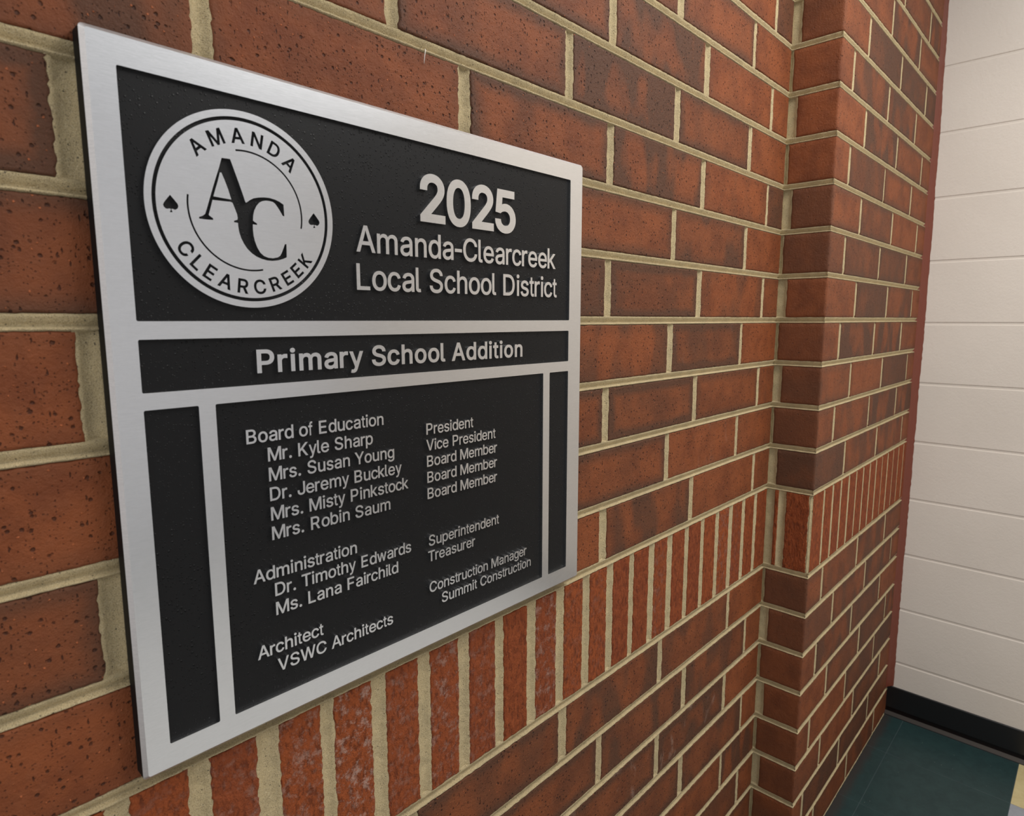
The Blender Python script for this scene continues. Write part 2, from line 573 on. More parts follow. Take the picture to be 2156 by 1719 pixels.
# looks read off the photograph: (wall, row, brick number) -> (dark, stripe, edge)
LOOK = {('m', 6, 2): (.15, .95, .5), ('m', 6, 1): (.0, .25, .25), ('m', 6, 0): (.95, 0, 0), ('m', 6, 3): (.1, .35, .9), ('m', 6, 4): (0, .1, .35),
        ('m', 5, 1): (.3, .7, .5), ('m', 5, 2): (.1, .15, .7), ('m', 5, 0): (0, .1, .1), ('m', 5, 4): (.35, .15, .9), ('m', 5, 5): (.4, .1, .9),
        ('m', 4, 3): (.85, .2, .5), ('m', 4, 2): (.35, .25, .9), ('m', 4, 1): (.05, .5, .1), ('m', 4, 0): (.3, 0, .2), ('m', 4, 4): (.2, .2, .7), ('m', 4, 5): (.25, .2, .6),
        ('m', 3, 2): (.05, .6, .3), ('m', 3, 1): (.45, .3, .8), ('m', 3, 0): (.0, 0, .1), ('m', 3, 4): (0, .1, .15), ('m', 3, 5): (0, .1, .15),
        ('m', 2, 3): (.1, .1, 1), ('m', 2, 2): (.35, .15, 1), ('m', 2, 1): (.15, .1, .6), ('m', 2, 0): (.1, .2, 0), ('m', 2, 5): (0, .05, .25), ('m', 2, 4): (0, .05, .25),
        ('m', 1, 2): (.2, .2, .8), ('m', 1, 1): (.0, .1, .2), ('m', 1, 0): (.1, .15, .2), ('m', 1, 5): (.25, .1, .6), ('m', 1, 4): (.2, .1, .6),
        ('m', 0, 3): (.0, .0, .1), ('m', 0, 2): (.15, .7, .3), ('m', 0, 1): (.0, .05, .1), ('m', 0, 0): (.1, .2, .1), ('m', 0, 4): (0, 0, .2), ('m', 0, 5): (0, 0, .2),
        ('m', 7, 2): (.45, .95, .6), ('m', 7, 1): (.25, .2, .7), ('m', 7, 0): (.1, 0, .1), ('m', 7, 3): (.1, .25, .8), ('m', 7, 4): (0, .1, .3),
        ('m', 8, 3): (.1, .1, .8), ('m', 8, 2): (.3, .85, .3), ('m', 8, 1): (.0, .15, .3), ('m', 8, 0): (.0, 0, .1),
        ('m', 9, 2): (.1, .2, .5), ('m', 9, 1): (.1, .2, .7), ('m', 9, 0): (.1, 0, .2), ('m', 10, 0): (.9, 0, 0), ('m', 10, 1): (.0, .1, .2),
        ('m', -3, 2): (.15, .75, .3), ('m', -3, 1): (.2, .5, .2), ('m', -3, 0): (0, .05, .05), ('m', -3, 3): (.25, .35, .6),
        ('m', -4, 2): (.4, .6, .4), ('m', -4, 1): (.3, .5, .3), ('m', -4, 3): (.25, .2, .8), ('m', -4, 0): (.1, .1, .1),
        ('m', -5, 1): (.5, .5, .9), ('m', -5, 2): (.35, .2, .8), ('m', -5, 0): (0, .05, .1),
        ('m', -6, 1): (.4, .6, .3), ('m', -6, 2): (.4, .3, .6), ('m', -6, 0): (.0, .1, .1), ('m', -8, 1): (.5, .2, .3),
        ('p', 10, 1): (.95, .1, .1), ('p', 9, 1): (.3, .6, .2), ('p', 9, 2): (.4, .95, .2), ('p', 8, 1): (.35, .9, .3), ('p', 8, 2): (.1, .2, .7),
        ('p', 7, 1): (.5, .3, .2), ('p', 6, 1): (.35, .2, .5), ('p', 6, 2): (.0, .1, .2), ('p', 5, 0): (.5, 0, .2), ('p', 7, 0): (.05, 0, .1), ('p', 8, 0): (.0, 0, .1), ('p', 9, 0): (.1, 0, .1), ('p', 4, 0): (.2, 0, .1), ('p', 4, 1): (.85, .1, .2),
        ('p', 3, 1): (.45, .8, .3), ('p', 3, 2): (.15, .9, .1), ('p', 2, 2): (.8, .1, .2), ('p', 2, 1): (.0, .1, .3), ('p', 1, 1): (.1, .4, .3),
        ('p', 1, 2): (.35, .7, .3), ('p', 0, 0): (.85, .1, .1), ('p', 0, 1): (.15, .6, .2), ('p', 11, 1): (.1, .1, .2), ('p', -4, 0): (.6, .1, .1), ('p', -8, 0): (.45, 0, .1),
        ('p', -4, 1): (.2, .6, .3), ('p', -5, 1): (.2, .7, .3), ('p', -6, 1): (.4, .3, .4), ('p', -7, 1): (.0, .1, .2), ('p', -8, 1): (.0, .2, .3),
        ('p', -9, 1): (.7, .3, .3), ('p', -3, 2): (.2, .6, .2), ('p', -6, 2): (.6, .2, .4), ('p', -8, 2): (.6, .2, .5)}
WHITE = {('m', -5, 1): .6, ('m', -5, 2): .55, ('m', 1, 1): .2, ('m', 3, 1): .15}


def look(wall, r, i):
    if (wall, r, i) in LOOK:
        c = LOOK[(wall, r, i)]
    else:
        q = rng.random() + (.5 if (wall == 'p' and i == 0) else 0)
        c = (rng.uniform(0, .2), rng.uniform(0, .3), rng.uniform(.25, .65))
        if q < .14:
            c = (rng.uniform(.5, .9), .2, .3)
        elif q < .42:
            c = (rng.uniform(0, .3), rng.uniform(.5, .9), .3)
    return (c[0], c[1], c[2], 1.0 - WHITE.get((wall, r, i), 0))


def face_point(kind, s, d, z):
    if kind == 'm':
        return U(s, d, z)
    if kind == 'p':
        return U(s, PY + d, z)
    return U(d, -s, z)


def add_brick(parent, kind, s0, s1, z0, z1, colr, step, jb, je, mat):
    w, h = (s1 - s0) * S, (z1 - z0) * S
    V, Fc, sm = brick_mesh(w, h, step, jb, je, rng.random())
    proud = rng.uniform(-0.0005, 0.0005)
    tilt = rng.uniform(-0.004, 0.004)
    V = [(u, d + proud + tilt * u, v) for u, d, v in V]
    o = link('brick', V, Fc, mat, parent, face_point(kind, (s0 + s1) / 2, 0, (z0 + z1) / 2),
             (0, 0, -math.pi / 2) if kind == 'r' else None, smooth=sm)
    o.color = colr
    return o


def mortar_face(kind, rects, s0, s1, zmin, zmax, V, F, stepf):
    """recessed, tooled mortar between the bricks, as real relief"""
    R = np.array([(a, b, c, d) for a, b, c, d in rects])
    prof = lambda dist: 0.010 + 0.046 * (1 - (1 - np.clip(dist / 0.075, 0, 1)) ** 2)

    def depth(s, z):
        ds = np.maximum(np.maximum(R[:, 0][None] - s[:, None], s[:, None] - R[:, 1][None]), 0)
        dz = np.maximum(np.maximum(R[:, 2][None] - z[:, None], z[:, None] - R[:, 3][None]), 0)
        dist = np.sqrt(ds ** 2 + dz ** 2).min(1)
        wob = 0.004 * np.sin(s * 23.1 + np.sin(z * 17) * 2) + 0.003 * np.sin(z * 61 + s * 47) + np.random.RandomState(len(V) + 1).uniform(-0.0022, 0.0022, len(s))
        return prof(dist) + wob * (dist > 0) + (dist == 0) * 0.006

    def grid(ss, zz, bed=None):
        base = len(V)
        SS, ZZ = np.meshgrid(ss, zz, indexing='ij')
        s, z = SS.ravel(), ZZ.ravel()
        d = depth(s, z)
        if bed:                 # weathered bed joint: a ledge above the lower brick, then sloping out again
            t = (z - bed[0]) / (bed[1] - bed[0])
            k = np.clip((t - 0.15) / 0.13, 0, 1)
            led = -0.001 + 0.012 * (t < 0.03) + 0.066 * k * k * (3 - 2 * k) - 0.056 * np.clip((t - 0.3) / 0.7, 0, 1) ** 0.85
            led = led + 0.0035 * np.sin(s * 19 + 3 * np.sin(s * 7)) + np.random.RandomState(len(V)).uniform(-.0022, .0022, len(s))
            d = np.where((t < -0.01) | (t > 1.01), 0.075, led)
        sp = s.copy()
        if kind == 'p':
            m = s < 1e-6
            sp[m] = d[m]
        if kind == 'r':
            m = s > -PY - 1e-6
            sp[m] = s[m] - d[m]
        for a, b, c in zip(sp, d, z):
            V.append(tuple(face_point(kind, a, b, c)))
        nz = len(zz)
        for i in range(len(ss) - 1):
            for j in range(nz - 1):
                F.append((base + i * nz + j, base + (i + 1) * nz + j, base + (i + 1) * nz + j + 1, base + i * nz + j + 1))

    def samples(a, b):
        n = 7
        return [a - 0.03] + [a + (b - a) * i / n for i in range(n + 1)] + [b + 0.03]

    def cols(a, b):
        out, x = [a], a
        while True:
            x += stepf(x)
            if x >= b - 0.3 * stepf(x):
                break
            out.append(x)
        return out + [b]
    levels = sorted(set((round(c, 4), round(d, 4)) for a, b, c, d in rects))
    # bed joints
    edges = [(zmin, levels[0][0])] + [(levels[i][1], levels[i + 1][0]) for i in range(len(levels) - 1)] + [(levels[-1][1], zmax)]
    for a, b in edges:
        if b - a > 0.005:
            grid(cols(s0, s1), [a - 0.03] + [a + (b - a) * q for q in (0, .05, .10, .15, .20, .28, .45, .62, .8, 1)] + [b + 0.03], (a, b))
    # head joints
    for c, d in levels:
        row = sorted((a, b) for a, b, cc, dd in rects if round(cc, 4) == c)
        gaps = []
        x = s0
        for a, b in row:
            if a - x > 0.004:
                gaps.append((x, a))
            x = max(x, b)
        if s1 - x > 0.004:
            gaps.append((x, s1))
        for a, b in gaps:
            ss = samples(a, b)
            if a <= s0 + 1e-6:
                ss = ss[1:]
            if b >= s1 - 1e-6:
                ss = ss[:-1]
            n = max(6, int((d - c) / stepf(a)))
            grid(ss, [c - 0.03 + (d - c + 0.06) * i / n for i in range(n + 1)])


# --- main wall, left
step_main = lambda x: 0.03 if x < -8.5 else 0.045
rects_m = []
specs = []
for r in ROWS:
    z0, z1 = row_z(r)
    J = []
    x = -0.92 if r % 2 == 0 else -1.94
    while x > -17:
        J.append(x)
        x -= 3
    edges = [-0.02] + [j + 0 for j in J] + [-17.0 - HJ]
    right = -0.02
    for i, j in enumerate(J + [-17.0]):
        hw = HJ / 2 + rng.uniform(-0.012, 0.016) if j < -3 else HJ / 2 - 0.015 + rng.uniform(-.01, .01)
        left = j + hw
        dz = rng.uniform(-0.006, 0.006)
        specs.append(('m', r, i, left, right, z0 + dz * 0, z1))
        rects_m.append((left, right, z0, z1))
        right = j - hw
sol_m = []
right = -0.03
x = -0.68
n = 0
while right > -17:
    hw = (0.075 if x > -8 else 0.085) * rng.uniform(.8, 1.25)
    left = x + hw
    sol_m.append((left, right, Z_SOL[0], Z_SOL[1]))
    right = x - hw
    x -= 0.668
rects_m += sol_m
Vm, Fm = [], []
mortar_face('m', rects_m, -17.2, 0.06, -10.0, 16.0, Vm, Fm, step_main)
b = len(Vm)
v, f = box_geo(-17.2, 0.3, 0.1, 1.2, -10, 16.6)
Vm += [tuple(U(*p)) for p in v]
Fm += [tuple(q + b for q in g) for g in f]
wall_left = structure(link('wall_left', Vm, Fm, M_MORTAR, smooth=True), 'red brick wall in sand mortar that carries the plaque')
for kind, r, i, a, c, z0, z1 in specs:
    near = a < -7
    add_brick(wall_left, 'm', a, c, z0, z1, look('m', r, i), 0.003 if near else 0.0045, 0.0009, 0.0022, M_BRICK)
for k, (a, c, z0, z1) in enumerate(sol_m):
    wht = {15: .55, 16: .35, 17: .9, 14: .3, 18: .5, 19: .3, 12: .55, 7: .2, 3: .3}.get(k, rng.choice([0, 0, .15]))
    add_brick(wall_left, 'm', a, c, z0, z1, (rng.uniform(0, .5), 0, 0, 1 - wht), 0.003, 0.0015, 0.0022, M_SOLDIER)

# --- projecting wall: return and front
rects_r, rects_p, cspec, fspec = [], [], [], []
for r in ROWS:
    z0, z1 = row_z(r)
    d2 = 0.0045 * (r - 1) ** 2
    x = (2.26 if r % 2 == 0 else 1.18) - d2
    sret = 0.17 if r % 2 == 0 else 0.035
    hw = 0.07
    cspec.append((r, sret, x - hw, z0, z1))
    rects_r.append((sret, 3.0, z0, z1))
    rects_p.append((-2.0, x - hw, z0, z1))
    left = x + hw
    i = 1
    while left < 9.3:
        x += 3
        rgt_ = min(x - hw, 9.42)
        fspec.append((r, i, left, rgt_, z0, z1))
        rects_p.append((left, rgt_, z0, z1))
        left = x + hw
        i += 1
sol_r = [(0.17, 0.27), (0.44, 0.985)]
rects_r += [(a, c) + Z_SOL for a, c in sol_r]
sol_p = []
left, x = 0.07, 0.86
while left < 9.3:
    hw = rng.uniform(0.045, 0.07)
    sol_p.append((left, min(x - hw, 9.42)))
    left = x + hw
    x += 0.664
rects_p += [(a, c) + Z_SOL for a, c in sol_p]
Vp, Fp = [], []
mortar_face('r', rects_r, -0.06, -PY, -10.0, 16.0, Vp, Fp, lambda x: 0.05)
mortar_face('p', rects_p, 0.0, 9.45, -10.0, 16.0, Vp, Fp, lambda x: 0.08)
b = len(Vp)
v, f = box_geo(0.1, XE + 0.3, PY + 0.1, 1.2, -10, 16.6)
Vp += [tuple(U(*p)) for p in v]
Fp += [tuple(q + b for q in g) for g in f]
wall_middle = structure(link('wall_middle', Vp, Fp, M_MORTAR, smooth=True), 'red brick wall that projects past the corner right of the plaque')
for r, a, c, z0, z1 in cspec:
    V, Fc, sm = corner_brick_mesh((-PY - a) * S, c * S, (z1 - z0) * S)
    o = link('brick', V, Fc, M_BRICK, wall_middle, U(0, PY, z0), smooth=sm)
    o.color = look('p', r, 0)
for r, i, a, c, z0, z1 in fspec:
    add_brick(wall_middle, 'p', a, c, z0, z1, look('p', r, i), 0.0065, 0.0008, 0.0013, M_BRICK)
for a, c in sol_r:
    add_brick(wall_middle, 'r', a, c, Z_SOL[0], Z_SOL[1], (rng.uniform(0, .3), 0, 0, 1), 0.004, 0.0012, 0.0008 if c - a < .2 else 0.0022, M_SOLDIER)
for a, c in sol_p:
    add_brick(wall_middle, 'p', a, c, Z_SOL[0], Z_SOL[1], (rng.uniform(0, .5), 0, 0, 1), 0.006, 0.0012, 0.0013, M_SOLDIER)

# ------------------------------------------------------------------ painted block wall, sealant, base, floor
v, f = box_geo(XE + 0.022, XE + 1.5, -34, PY + 0.2, -10, 16.6)
wall_right = structure(link('wall_right', [U(*p) for p in v], f, M_CMU), 'cream painted concrete block wall')
zj = [-10.0] + [-8.03 + 1.985 * k for k in range(13)]
for k in range(len(zj) - 1):
    g = 0.03
    p0, p1 = U(XE, -34, zj[k] + (g if k else 0)), U(XE + 0.3, PY + 0.15, zj[k + 1] - g)
    bevel_box('block', p0.x, p1.x, p0.y, p1.y, p0.z, p1.z, 0.003, M_CMU, wall_right, 3)

v, f = box_geo(-34, XE + 1.5, -35.5, -34, -10, 16.6)
structure(link('wall_front', [U(*p) for p in v], f, M_FAR), 'pale painted wall across the hallway')

# sealant bead in the inner corner
V, F = [], []
nz = 700
ja, jb2 = smooth_noise(nz, 1, 3, 5), smooth_noise(nz, 1, 30, 6)
for i in range(nz):
    z = -8.93 + (16 + 8.93) * i / (nz - 1)
    wdt = 0.165 + 0.012 * jb2[i] + 0.008 * ja[i] - 0.0011 * max(0, z - 3) ** 1.9
    for a, c in ((9.10, PY + 0.09), (9.14, PY - 0.006), (9.27, PY - 0.03), (XE - 0.045, PY - wdt * 0.75), (XE - 0.006, PY - wdt), (XE + 0.02, PY - wdt)):
        V.append(U(a, c, z))
for i in range(nz - 1):
    for k in range(5):
        F.append((i * 6 + k, i * 6 + k + 1, (i + 1) * 6 + k + 1, (i + 1) * 6 + k))
structure(link('trim_1', V, F, M_CAULK, smooth=True), 'brown sealant bead between brick and painted block wall')

# cove base
prof = [(XE + 0.01, -8.95), (XE - 0.03, -8.95), (XE - 0.045, -8.97), (XE - 0.045, -9.74), (XE - 0.055, -9.79), (XE - 0.09, -9.87), (XE - 0.14, -9.93), (XE - 0.18, -9.975), (XE - 0.185, -10.0), (XE + 0.01, -10.0)]
V, F = [], []
for y in (-34, -1.05):
    V += [U(a, y, z) for a, z in prof]
n = len(prof)
for i in range(n):
    j = (i + 1) % n
    F.append((i, j, n + j, n + i))
F += [tuple(range(n))[::-1], tuple(range(n, 2 * n))]
bb = structure(link('baseboard_right', V, F, M_BASE, smooth=[2 < i < 7 for i in range(len(F))]), 'black vinyl cove base with its toe highlight painted in lighter grey')
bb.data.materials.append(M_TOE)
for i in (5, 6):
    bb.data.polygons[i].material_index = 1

v, f = box_geo(-34, XE + 0.3, -34, 0.3, -10.5, -10.007)
floor = structure(link('floor', [U(*p) for p in v], f, M_GROUT), 'tiled hallway floor')
xs = [9.44, 6.97] + [6.97 - 3 * k for k in range(1, 13)]
ys = [-1.02, -1.65, -4.87] + [-8.0 - 3.05 * k for k in range(9)]
ys_l = [0.06, -1.65] + ys[2:]
g = 0.007
for i in range(len(xs) - 1):
    for j in range(len(ys) - 1):
        y0 = ys[j]
        if j == 0 and xs[i] < 0.5:
            y0 = 0.02
        mat = M_TEAL if j < 2 else (M_CREAM if i == 0 and j == 2 else M_GREY if i == 1 and j == 2 else M_PALE)
        p0, p1 = U(xs[i + 1] + g, ys[j + 1] + g, -10.1), U(xs[i] - g, y0 - g, -10.0)
        bevel_box('floor_tile', p0.x, p1.x, p0.y, p1.y, p0.z, p1.z, 0.0004, mat, floor, 1)


# ------------------------------------------------------------------ plaque
GL = {"-":[[[263,244,337,244,337,226],[337,207,337,188,263,188],[188,188,114,188,114,207],[114,226,114,244,188,244]]]
      ,".":[[[108,-4,95,-4,83,-4],[72,0,63,9,54,18],[50,28,50,41,50,54],[54,65,63,73,72,82],[83,87,95,87,108,87],[119,82,128,73,137,65],[141,54,141,41,141,28],[137,18,128,9,119,0]]]
      ,"0":[[[264,-7,227,-7,189,-7],[157,3,130,24,103,45],[83,74,69,113,55,152],[48,199,48,254,48,309],[55,356,69,395,83,434],[104,464,130,484,157,505],[189,516,227,516,264,516],[296,505,323,484,350,464],[370,434,384,395,398,356],[405,309,405,254,405,199],[398,152,384,113,370,74],[350,45,323,24,297,3]],[[202,50,227,50,252,50],[273,58,290,74,308,90],[321,113,330,144,339,174],[344,211,344,254,344,297],[339,334,330,365,321,395],[308,419,290,435,273,451],[252,460,227,460,202,460],[180,451,163,435,146,419],[132,395,123,365,114,334],[109,297,109,254,109,211],[114,174,123,144,132,113],[146,90,163,74,180,58]]]
      ,"2":[[[172,0,64,0,64,16],[64,32,64,47,121,108],[177,168,234,229,254,249],[270,267,282,282,295,298],[304,313,311,327,317,341],[320,356,320,371,320,390],[316,405,308,419,299,432],[288,442,273,449,259,456],[242,460,224,460,204,460],[187,456,172,447,158,439],[147,428,139,413,131,399],[127,382,127,362,107,362],[86,362,66,362,66,392],[72,419,86,442,100,465],[119,483,143,496,167,509],[194,516,225,516,255,516],[282,509,306,497,329,484],[348,467,361,445,374,424],[381,399,381,372,381,354],[378,335,371,318,364,300],[353,280,336,259,319,237],[296,211,267,180,229,140],[191,100,153,60,153,59],[153,58,153,57,231,57],[310,57,389,57,389,38],[389,19,389,0,281,0]]]
      ,"5":[[[254,-7,221,-7,191,-7],[164,-1,140,11,116,23],[97,39,83,60,69,81],[61,104,60,130,81,130],[101,130,122,130,124,115],[129,101,138,89,147,77],[159,67,173,60,188,53],[204,50,221,50,242,50],[260,55,276,64,292,74],[305,87,314,104,323,121],[328,141,328,162,328,184],[323,204,314,221,304,238],[291,252,275,262,258,272],[239,277,218,277,201,277],[184,274,167,268,151,263],[138,255,128,246,108,248],[88,250,67,253,77,338],[86,423,96,509,186,509],[276,509,366,509,366,490],[366,471,366,452,294,452],[222,452,151,452,145,402],[139,352,134,301,135,301],[135,301,136,301,147,311],[161,319,178,325,194,331],[211,334,229,334,253,334],[274,329,294,321,313,313],[331,301,345,285,359,270],[371,252,379,231,387,210],[391,188,391,163,391,130],[384,101,369,76,354,50],[334,30,309,15,283,1]]]
      ,"A":[[[39,0,16,0,78,170],[140,339,201,509,226,509],[251,509,276,509,338,339],[401,170,463,0,440,0],[418,0,395,0,359,101],[323,202,287,302,281,321],[273,344,264,372,255,400],[245,435,232,478,236,478],[241,478,245,478,233,435],[222,399,213,371,204,343],[196,320,191,302,155,202],[120,101,85,0,62,0]],[[197,142,110,142,110,161],[110,180,110,199,197,199],[283,199,370,199,370,180],[370,161,370,142,283,142]]]
      ,"B":[[[122,0,60,0,60,170],[60,339,60,509,120,509],[181,509,241,509,276,509],[306,503,329,491,352,479],[369,462,381,442,392,422],[398,399,398,374,398,352],[394,334,387,320,379,306],[369,294,356,286,344,277],[330,271,315,267,315,265],[315,264,315,262,331,261],[347,255,363,245,379,235],[392,221,402,203,413,185],[418,163,418,136,418,111],[412,87,400,67,388,46],[370,30,344,18,319,6],[287,0,247,0,184,0]],[[125,115,125,57,165,57],[205,57,245,57,284,57],[313,65,330,80,347,95],[355,114,355,137,355,154],[351,170,342,184,334,198],[321,209,306,218,290,227],[271,231,248,231,207,231],[166,231,125,231,125,173]],[[125,341,125,285,162,285],[200,285,238,285,257,285],[273,289,288,296,303,303],[315,313,323,326,332,339],[336,355,336,372,336,395],[328,414,313,429,297,444],[273,452,240,452,202,452],[163,452,125,452,125,396]]]
      ,"C":[[[293,-7,267,-7,223,-7],[184,4,150,25,116,46],[89,76,70,115,50,154],[40,201,40,254,40,308],[50,354,70,393,89,432],[116,462,150,484,184,505],[223,516,267,516,293,516],[317,512,340,504,363,497],[384,486,402,471,420,457],[436,439,448,418,460,398],[468,374,473,348,451,348],[430,348,408,348,404,366],[398,381,389,395,381,408],[370,419,357,428,345,438],[331,444,315,449,300,454],[284,456,267,456,236,456],[208,448,184,432,159,417],[139,394,125,364,111,334],[103,297,103,254,103,211],[111,175,125,145,140,115],[159,92,184,76,209,61],[236,53,267,53,284,53],[300,55,315,60,331,65],[345,71,357,81,370,90],[381,101,389,114,398,128],[404,143,408,160,430,160],[451,160,473,160,469,135],[460,111,448,91,436,70],[421,52,402,38,384,23],[363,12,341,5,318,-3]]]
      ,"D":[[[271,0,219,0,178,0],[137,0,96,0,96,19],[96,38,96,57,136,57],[175,57,215,57,256,57],[291,65,318,81,345,97],[366,119,379,149,392,179],[399,214,399,255,399,296],[392,331,379,361,366,390],[346,412,320,428,293,444],[260,452,221,452,178,452],[136,452,93,452,93,471],[93,490,93,509,137,509],[181,509,225,509,275,509],[317,499,353,478,388,458],[415,429,433,391,452,353],[462,308,462,255,462,202],[452,157,433,119,414,81],[387,51,351,31,314,10]],[[103,509,125,509,125,339],[125,170,125,0,103,0],[82,0,60,0,60,170],[60,339,60,509,82,509]]]
      ,"E":[[[165,0,60,0,60,170],[60,339,60,509,164,509],[268,509,372,509,372,490],[372,471,372,452,290,452],[207,452,125,452,125,396],[125,341,125,286,202,286],[278,286,355,286,355,267],[355,248,355,229,278,229],[202,229,125,229,125,172],[125,114,125,57,208,57],[292,57,375,57,375,38],[375,19,375,0,270,0]]]
      ,"F":[[[82,0,60,0,60,170],[60,339,60,509,163,509],[266,509,369,509,369,490],[369,471,369,452,288,452],[206,452,125,452,125,394],[125,336,125,278,198,278],[272,278,346,278,346,259],[346,240,346,221,272,221],[198,221,125,221,125,147],[125,74,125,0,103,0]]]
      ,"J":[[[230,-7,185,-7,140,-7],[104,6,75,33,47,59],[33,97,33,145,33,155],[33,164,33,173,55,173],[76,173,98,173,98,164],[98,155,98,145,98,114],[106,91,122,74,137,58],[159,50,185,50,211,50],[232,58,248,74,264,91],[272,114,272,145,272,267],[272,388,272,509,293,509],[315,509,336,509,336,388],[336,267,336,145,336,97],[322,59,294,33,266,6]]]
      ,"K":[[[146,189,104,145,104,169],[104,193,104,216,116,232],[128,247,139,261,151,275],[162,290,174,303,187,317],[199,331,212,344,262,399],[313,454,364,509,392,509],[420,509,448,509,376,431],[304,353,231,276,230,276],[229,276,228,276,187,233]],[[82,0,60,0,60,170],[60,339,60,509,82,509],[103,509,125,509,125,451],[125,392,125,334,124,298],[124,261,124,225,124,214],[124,204,125,193,125,129],[125,64,125,0,103,0]],[[398,0,372,0,311,86],[249,173,188,259,201,276],[215,293,228,309,302,206],[375,103,449,0,423,0]]]
      ,"L":[[[160,0,60,0,60,170],[60,339,60,509,82,509],[103,509,125,509,125,358],[125,208,125,57,203,57],[282,57,361,57,361,38],[361,19,361,0,261,0]]]
      ,"M":[[[81,0,60,0,60,170],[60,339,60,509,91,509],[121,509,152,509,193,402],[235,294,277,187,280,180],[284,170,287,159,291,148],[295,136,299,123,303,110],[307,97,311,84,315,71],[319,59,322,49,317,49],[312,49,307,49,310,59],[314,70,318,83,322,95],[326,108,330,121,334,134],[338,147,342,158,346,170],[349,179,352,187,394,294],[435,402,476,509,507,509],[537,509,568,509,568,339],[568,170,568,0,547,0],[525,0,504,0,504,97],[504,194,504,291,504,302],[504,314,504,327,505,340],[505,354,505,369,505,383],[506,398,506,413,506,428],[507,443,507,457,509,457],[511,457,513,457,508,441],[503,426,498,409,492,393],[487,378,482,363,477,348],[472,334,467,322,463,309],[459,299,456,291,418,194],[380,97,342,0,323,0],[305,0,286,0,248,97],[209,194,170,291,167,299],[163,309,159,321,155,333],[150,346,145,361,140,376],[135,391,129,408,124,424],[118,441,112,457,114,457],[117,457,119,457,119,444],[120,431,120,416,120,401],[121,387,121,372,121,357],[121,342,122,328,122,315],[122,302,122,291,122,194],[122,97,122,0,101,0]]]
      ,"N":[[[82,0,60,0,60,170],[60,339,60,509,85,509],[111,509,136,509,205,400],[274,291,343,183,349,174],[355,164,363,151,370,138],[379,123,388,107,396,90],[405,73,414,55,411,55],[408,54,405,54,403,72],[401,90,401,108,400,126],[399,142,399,157,399,172],[399,185,399,195,399,300],[399,404,399,509,420,509],[442,509,463,509,463,339],[463,170,463,0,438,0],[412,0,387,0,325,97],[264,193,202,290,194,303],[186,316,177,331,169,345],[159,362,148,381,137,400],[123,424,108,452,111,453],[115,453,119,454,120,428],[121,405,122,384,123,362],[124,344,124,328,125,312],[125,300,125,291,125,194],[125,97,125,0,103,0]]]
      ,"P":[[[82,0,60,0,60,170],[60,339,60,509,118,509],[177,509,235,509,274,509],[307,502,332,487,358,473],[377,454,390,430,402,405],[409,378,409,348,409,317],[402,290,390,265,377,241],[358,222,332,207,307,193],[274,186,235,186,193,186],[151,186,109,186,109,205],[109,224,109,242,150,242],[191,242,233,242,259,242],[281,247,297,256,313,265],[325,278,333,294,341,310],[344,328,344,348,344,368],[341,386,333,402,325,417],[313,430,297,439,280,448],[259,452,232,452,196,452],[160,452,125,452,125,301],[125,151,125,0,103,0]]]
      ,"R":[[[82,0,60,0,60,170],[60,339,60,509,119,509],[177,509,236,509,275,509],[307,502,333,489,359,475],[378,457,390,433,403,410],[409,382,409,352,409,321],[403,295,390,271,378,248],[359,230,333,217,307,204],[275,198,236,198,189,198],[143,198,96,198,96,217],[96,236,96,255,142,255],[188,255,234,255,260,255],[281,259,298,267,314,275],[326,286,334,300,341,315],[345,332,345,352,345,372],[341,390,334,405,326,420],[314,431,298,440,281,448],[259,452,233,452,197,452],[161,452,125,452,125,301],[125,151,125,0,103,0]],[[378,0,353,0,312,76],[271,153,230,229,254,229],[279,229,303,229,344,153],[386,76,428,0,403,0]]]
      ,"S":[[[263,-9,224,-9,187,-9],[155,-3,128,9,100,21],[79,38,64,60,49,82],[40,107,38,137,60,137],[82,137,104,137,106,117],[112,101,123,88,134,75],[149,65,166,59,184,52],[203,49,224,49,247,49],[268,53,286,60,304,68],[319,78,329,92,340,105],[346,121,346,139,346,155],[341,169,332,179,323,189],[311,198,296,205,281,211],[264,217,245,222,224,228],[204,234,184,239,142,251],[109,268,86,289,63,311],[52,339,52,372,52,401],[60,426,75,448,90,469],[111,486,138,498,164,510],[194,516,227,516,261,516],[290,510,316,498,342,486],[362,469,377,449,392,428],[400,404,401,378,380,378],[358,378,337,378,335,403],[323,423,302,437,281,451],[256,459,225,459,203,459],[184,455,167,448,151,441],[138,431,129,418,120,406],[115,391,115,376,115,358],[120,344,131,334,142,323],[154,314,169,308,184,302],[199,297,212,293,230,289],[247,284,264,279,279,275],[295,270,312,264,328,257],[344,248,359,238,373,227],[385,214,395,198,404,181],[408,162,408,139,408,111],[401,86,386,64,372,41],[351,24,323,11,296,-2]]]
      ,"T":[[[85,452,32,452,32,471],[32,490,32,509,160,509],[288,509,417,509,417,490],[417,471,417,452,363,452],[310,452,257,452,257,301],[257,151,257,0,235,0],[214,0,193,0,193,151],[193,301,193,452,139,452]]]
      ,"V":[[[229,0,204,0,141,170],[79,339,16,509,39,509],[62,509,84,509,120,408],[156,307,192,206,198,189],[206,166,215,137,224,109],[235,73,248,31,243,31],[239,31,235,31,247,74],[258,110,267,138,276,166],[284,189,290,206,325,307],[360,408,395,509,417,509],[440,509,463,509,401,339],[340,170,278,0,253,0]]]
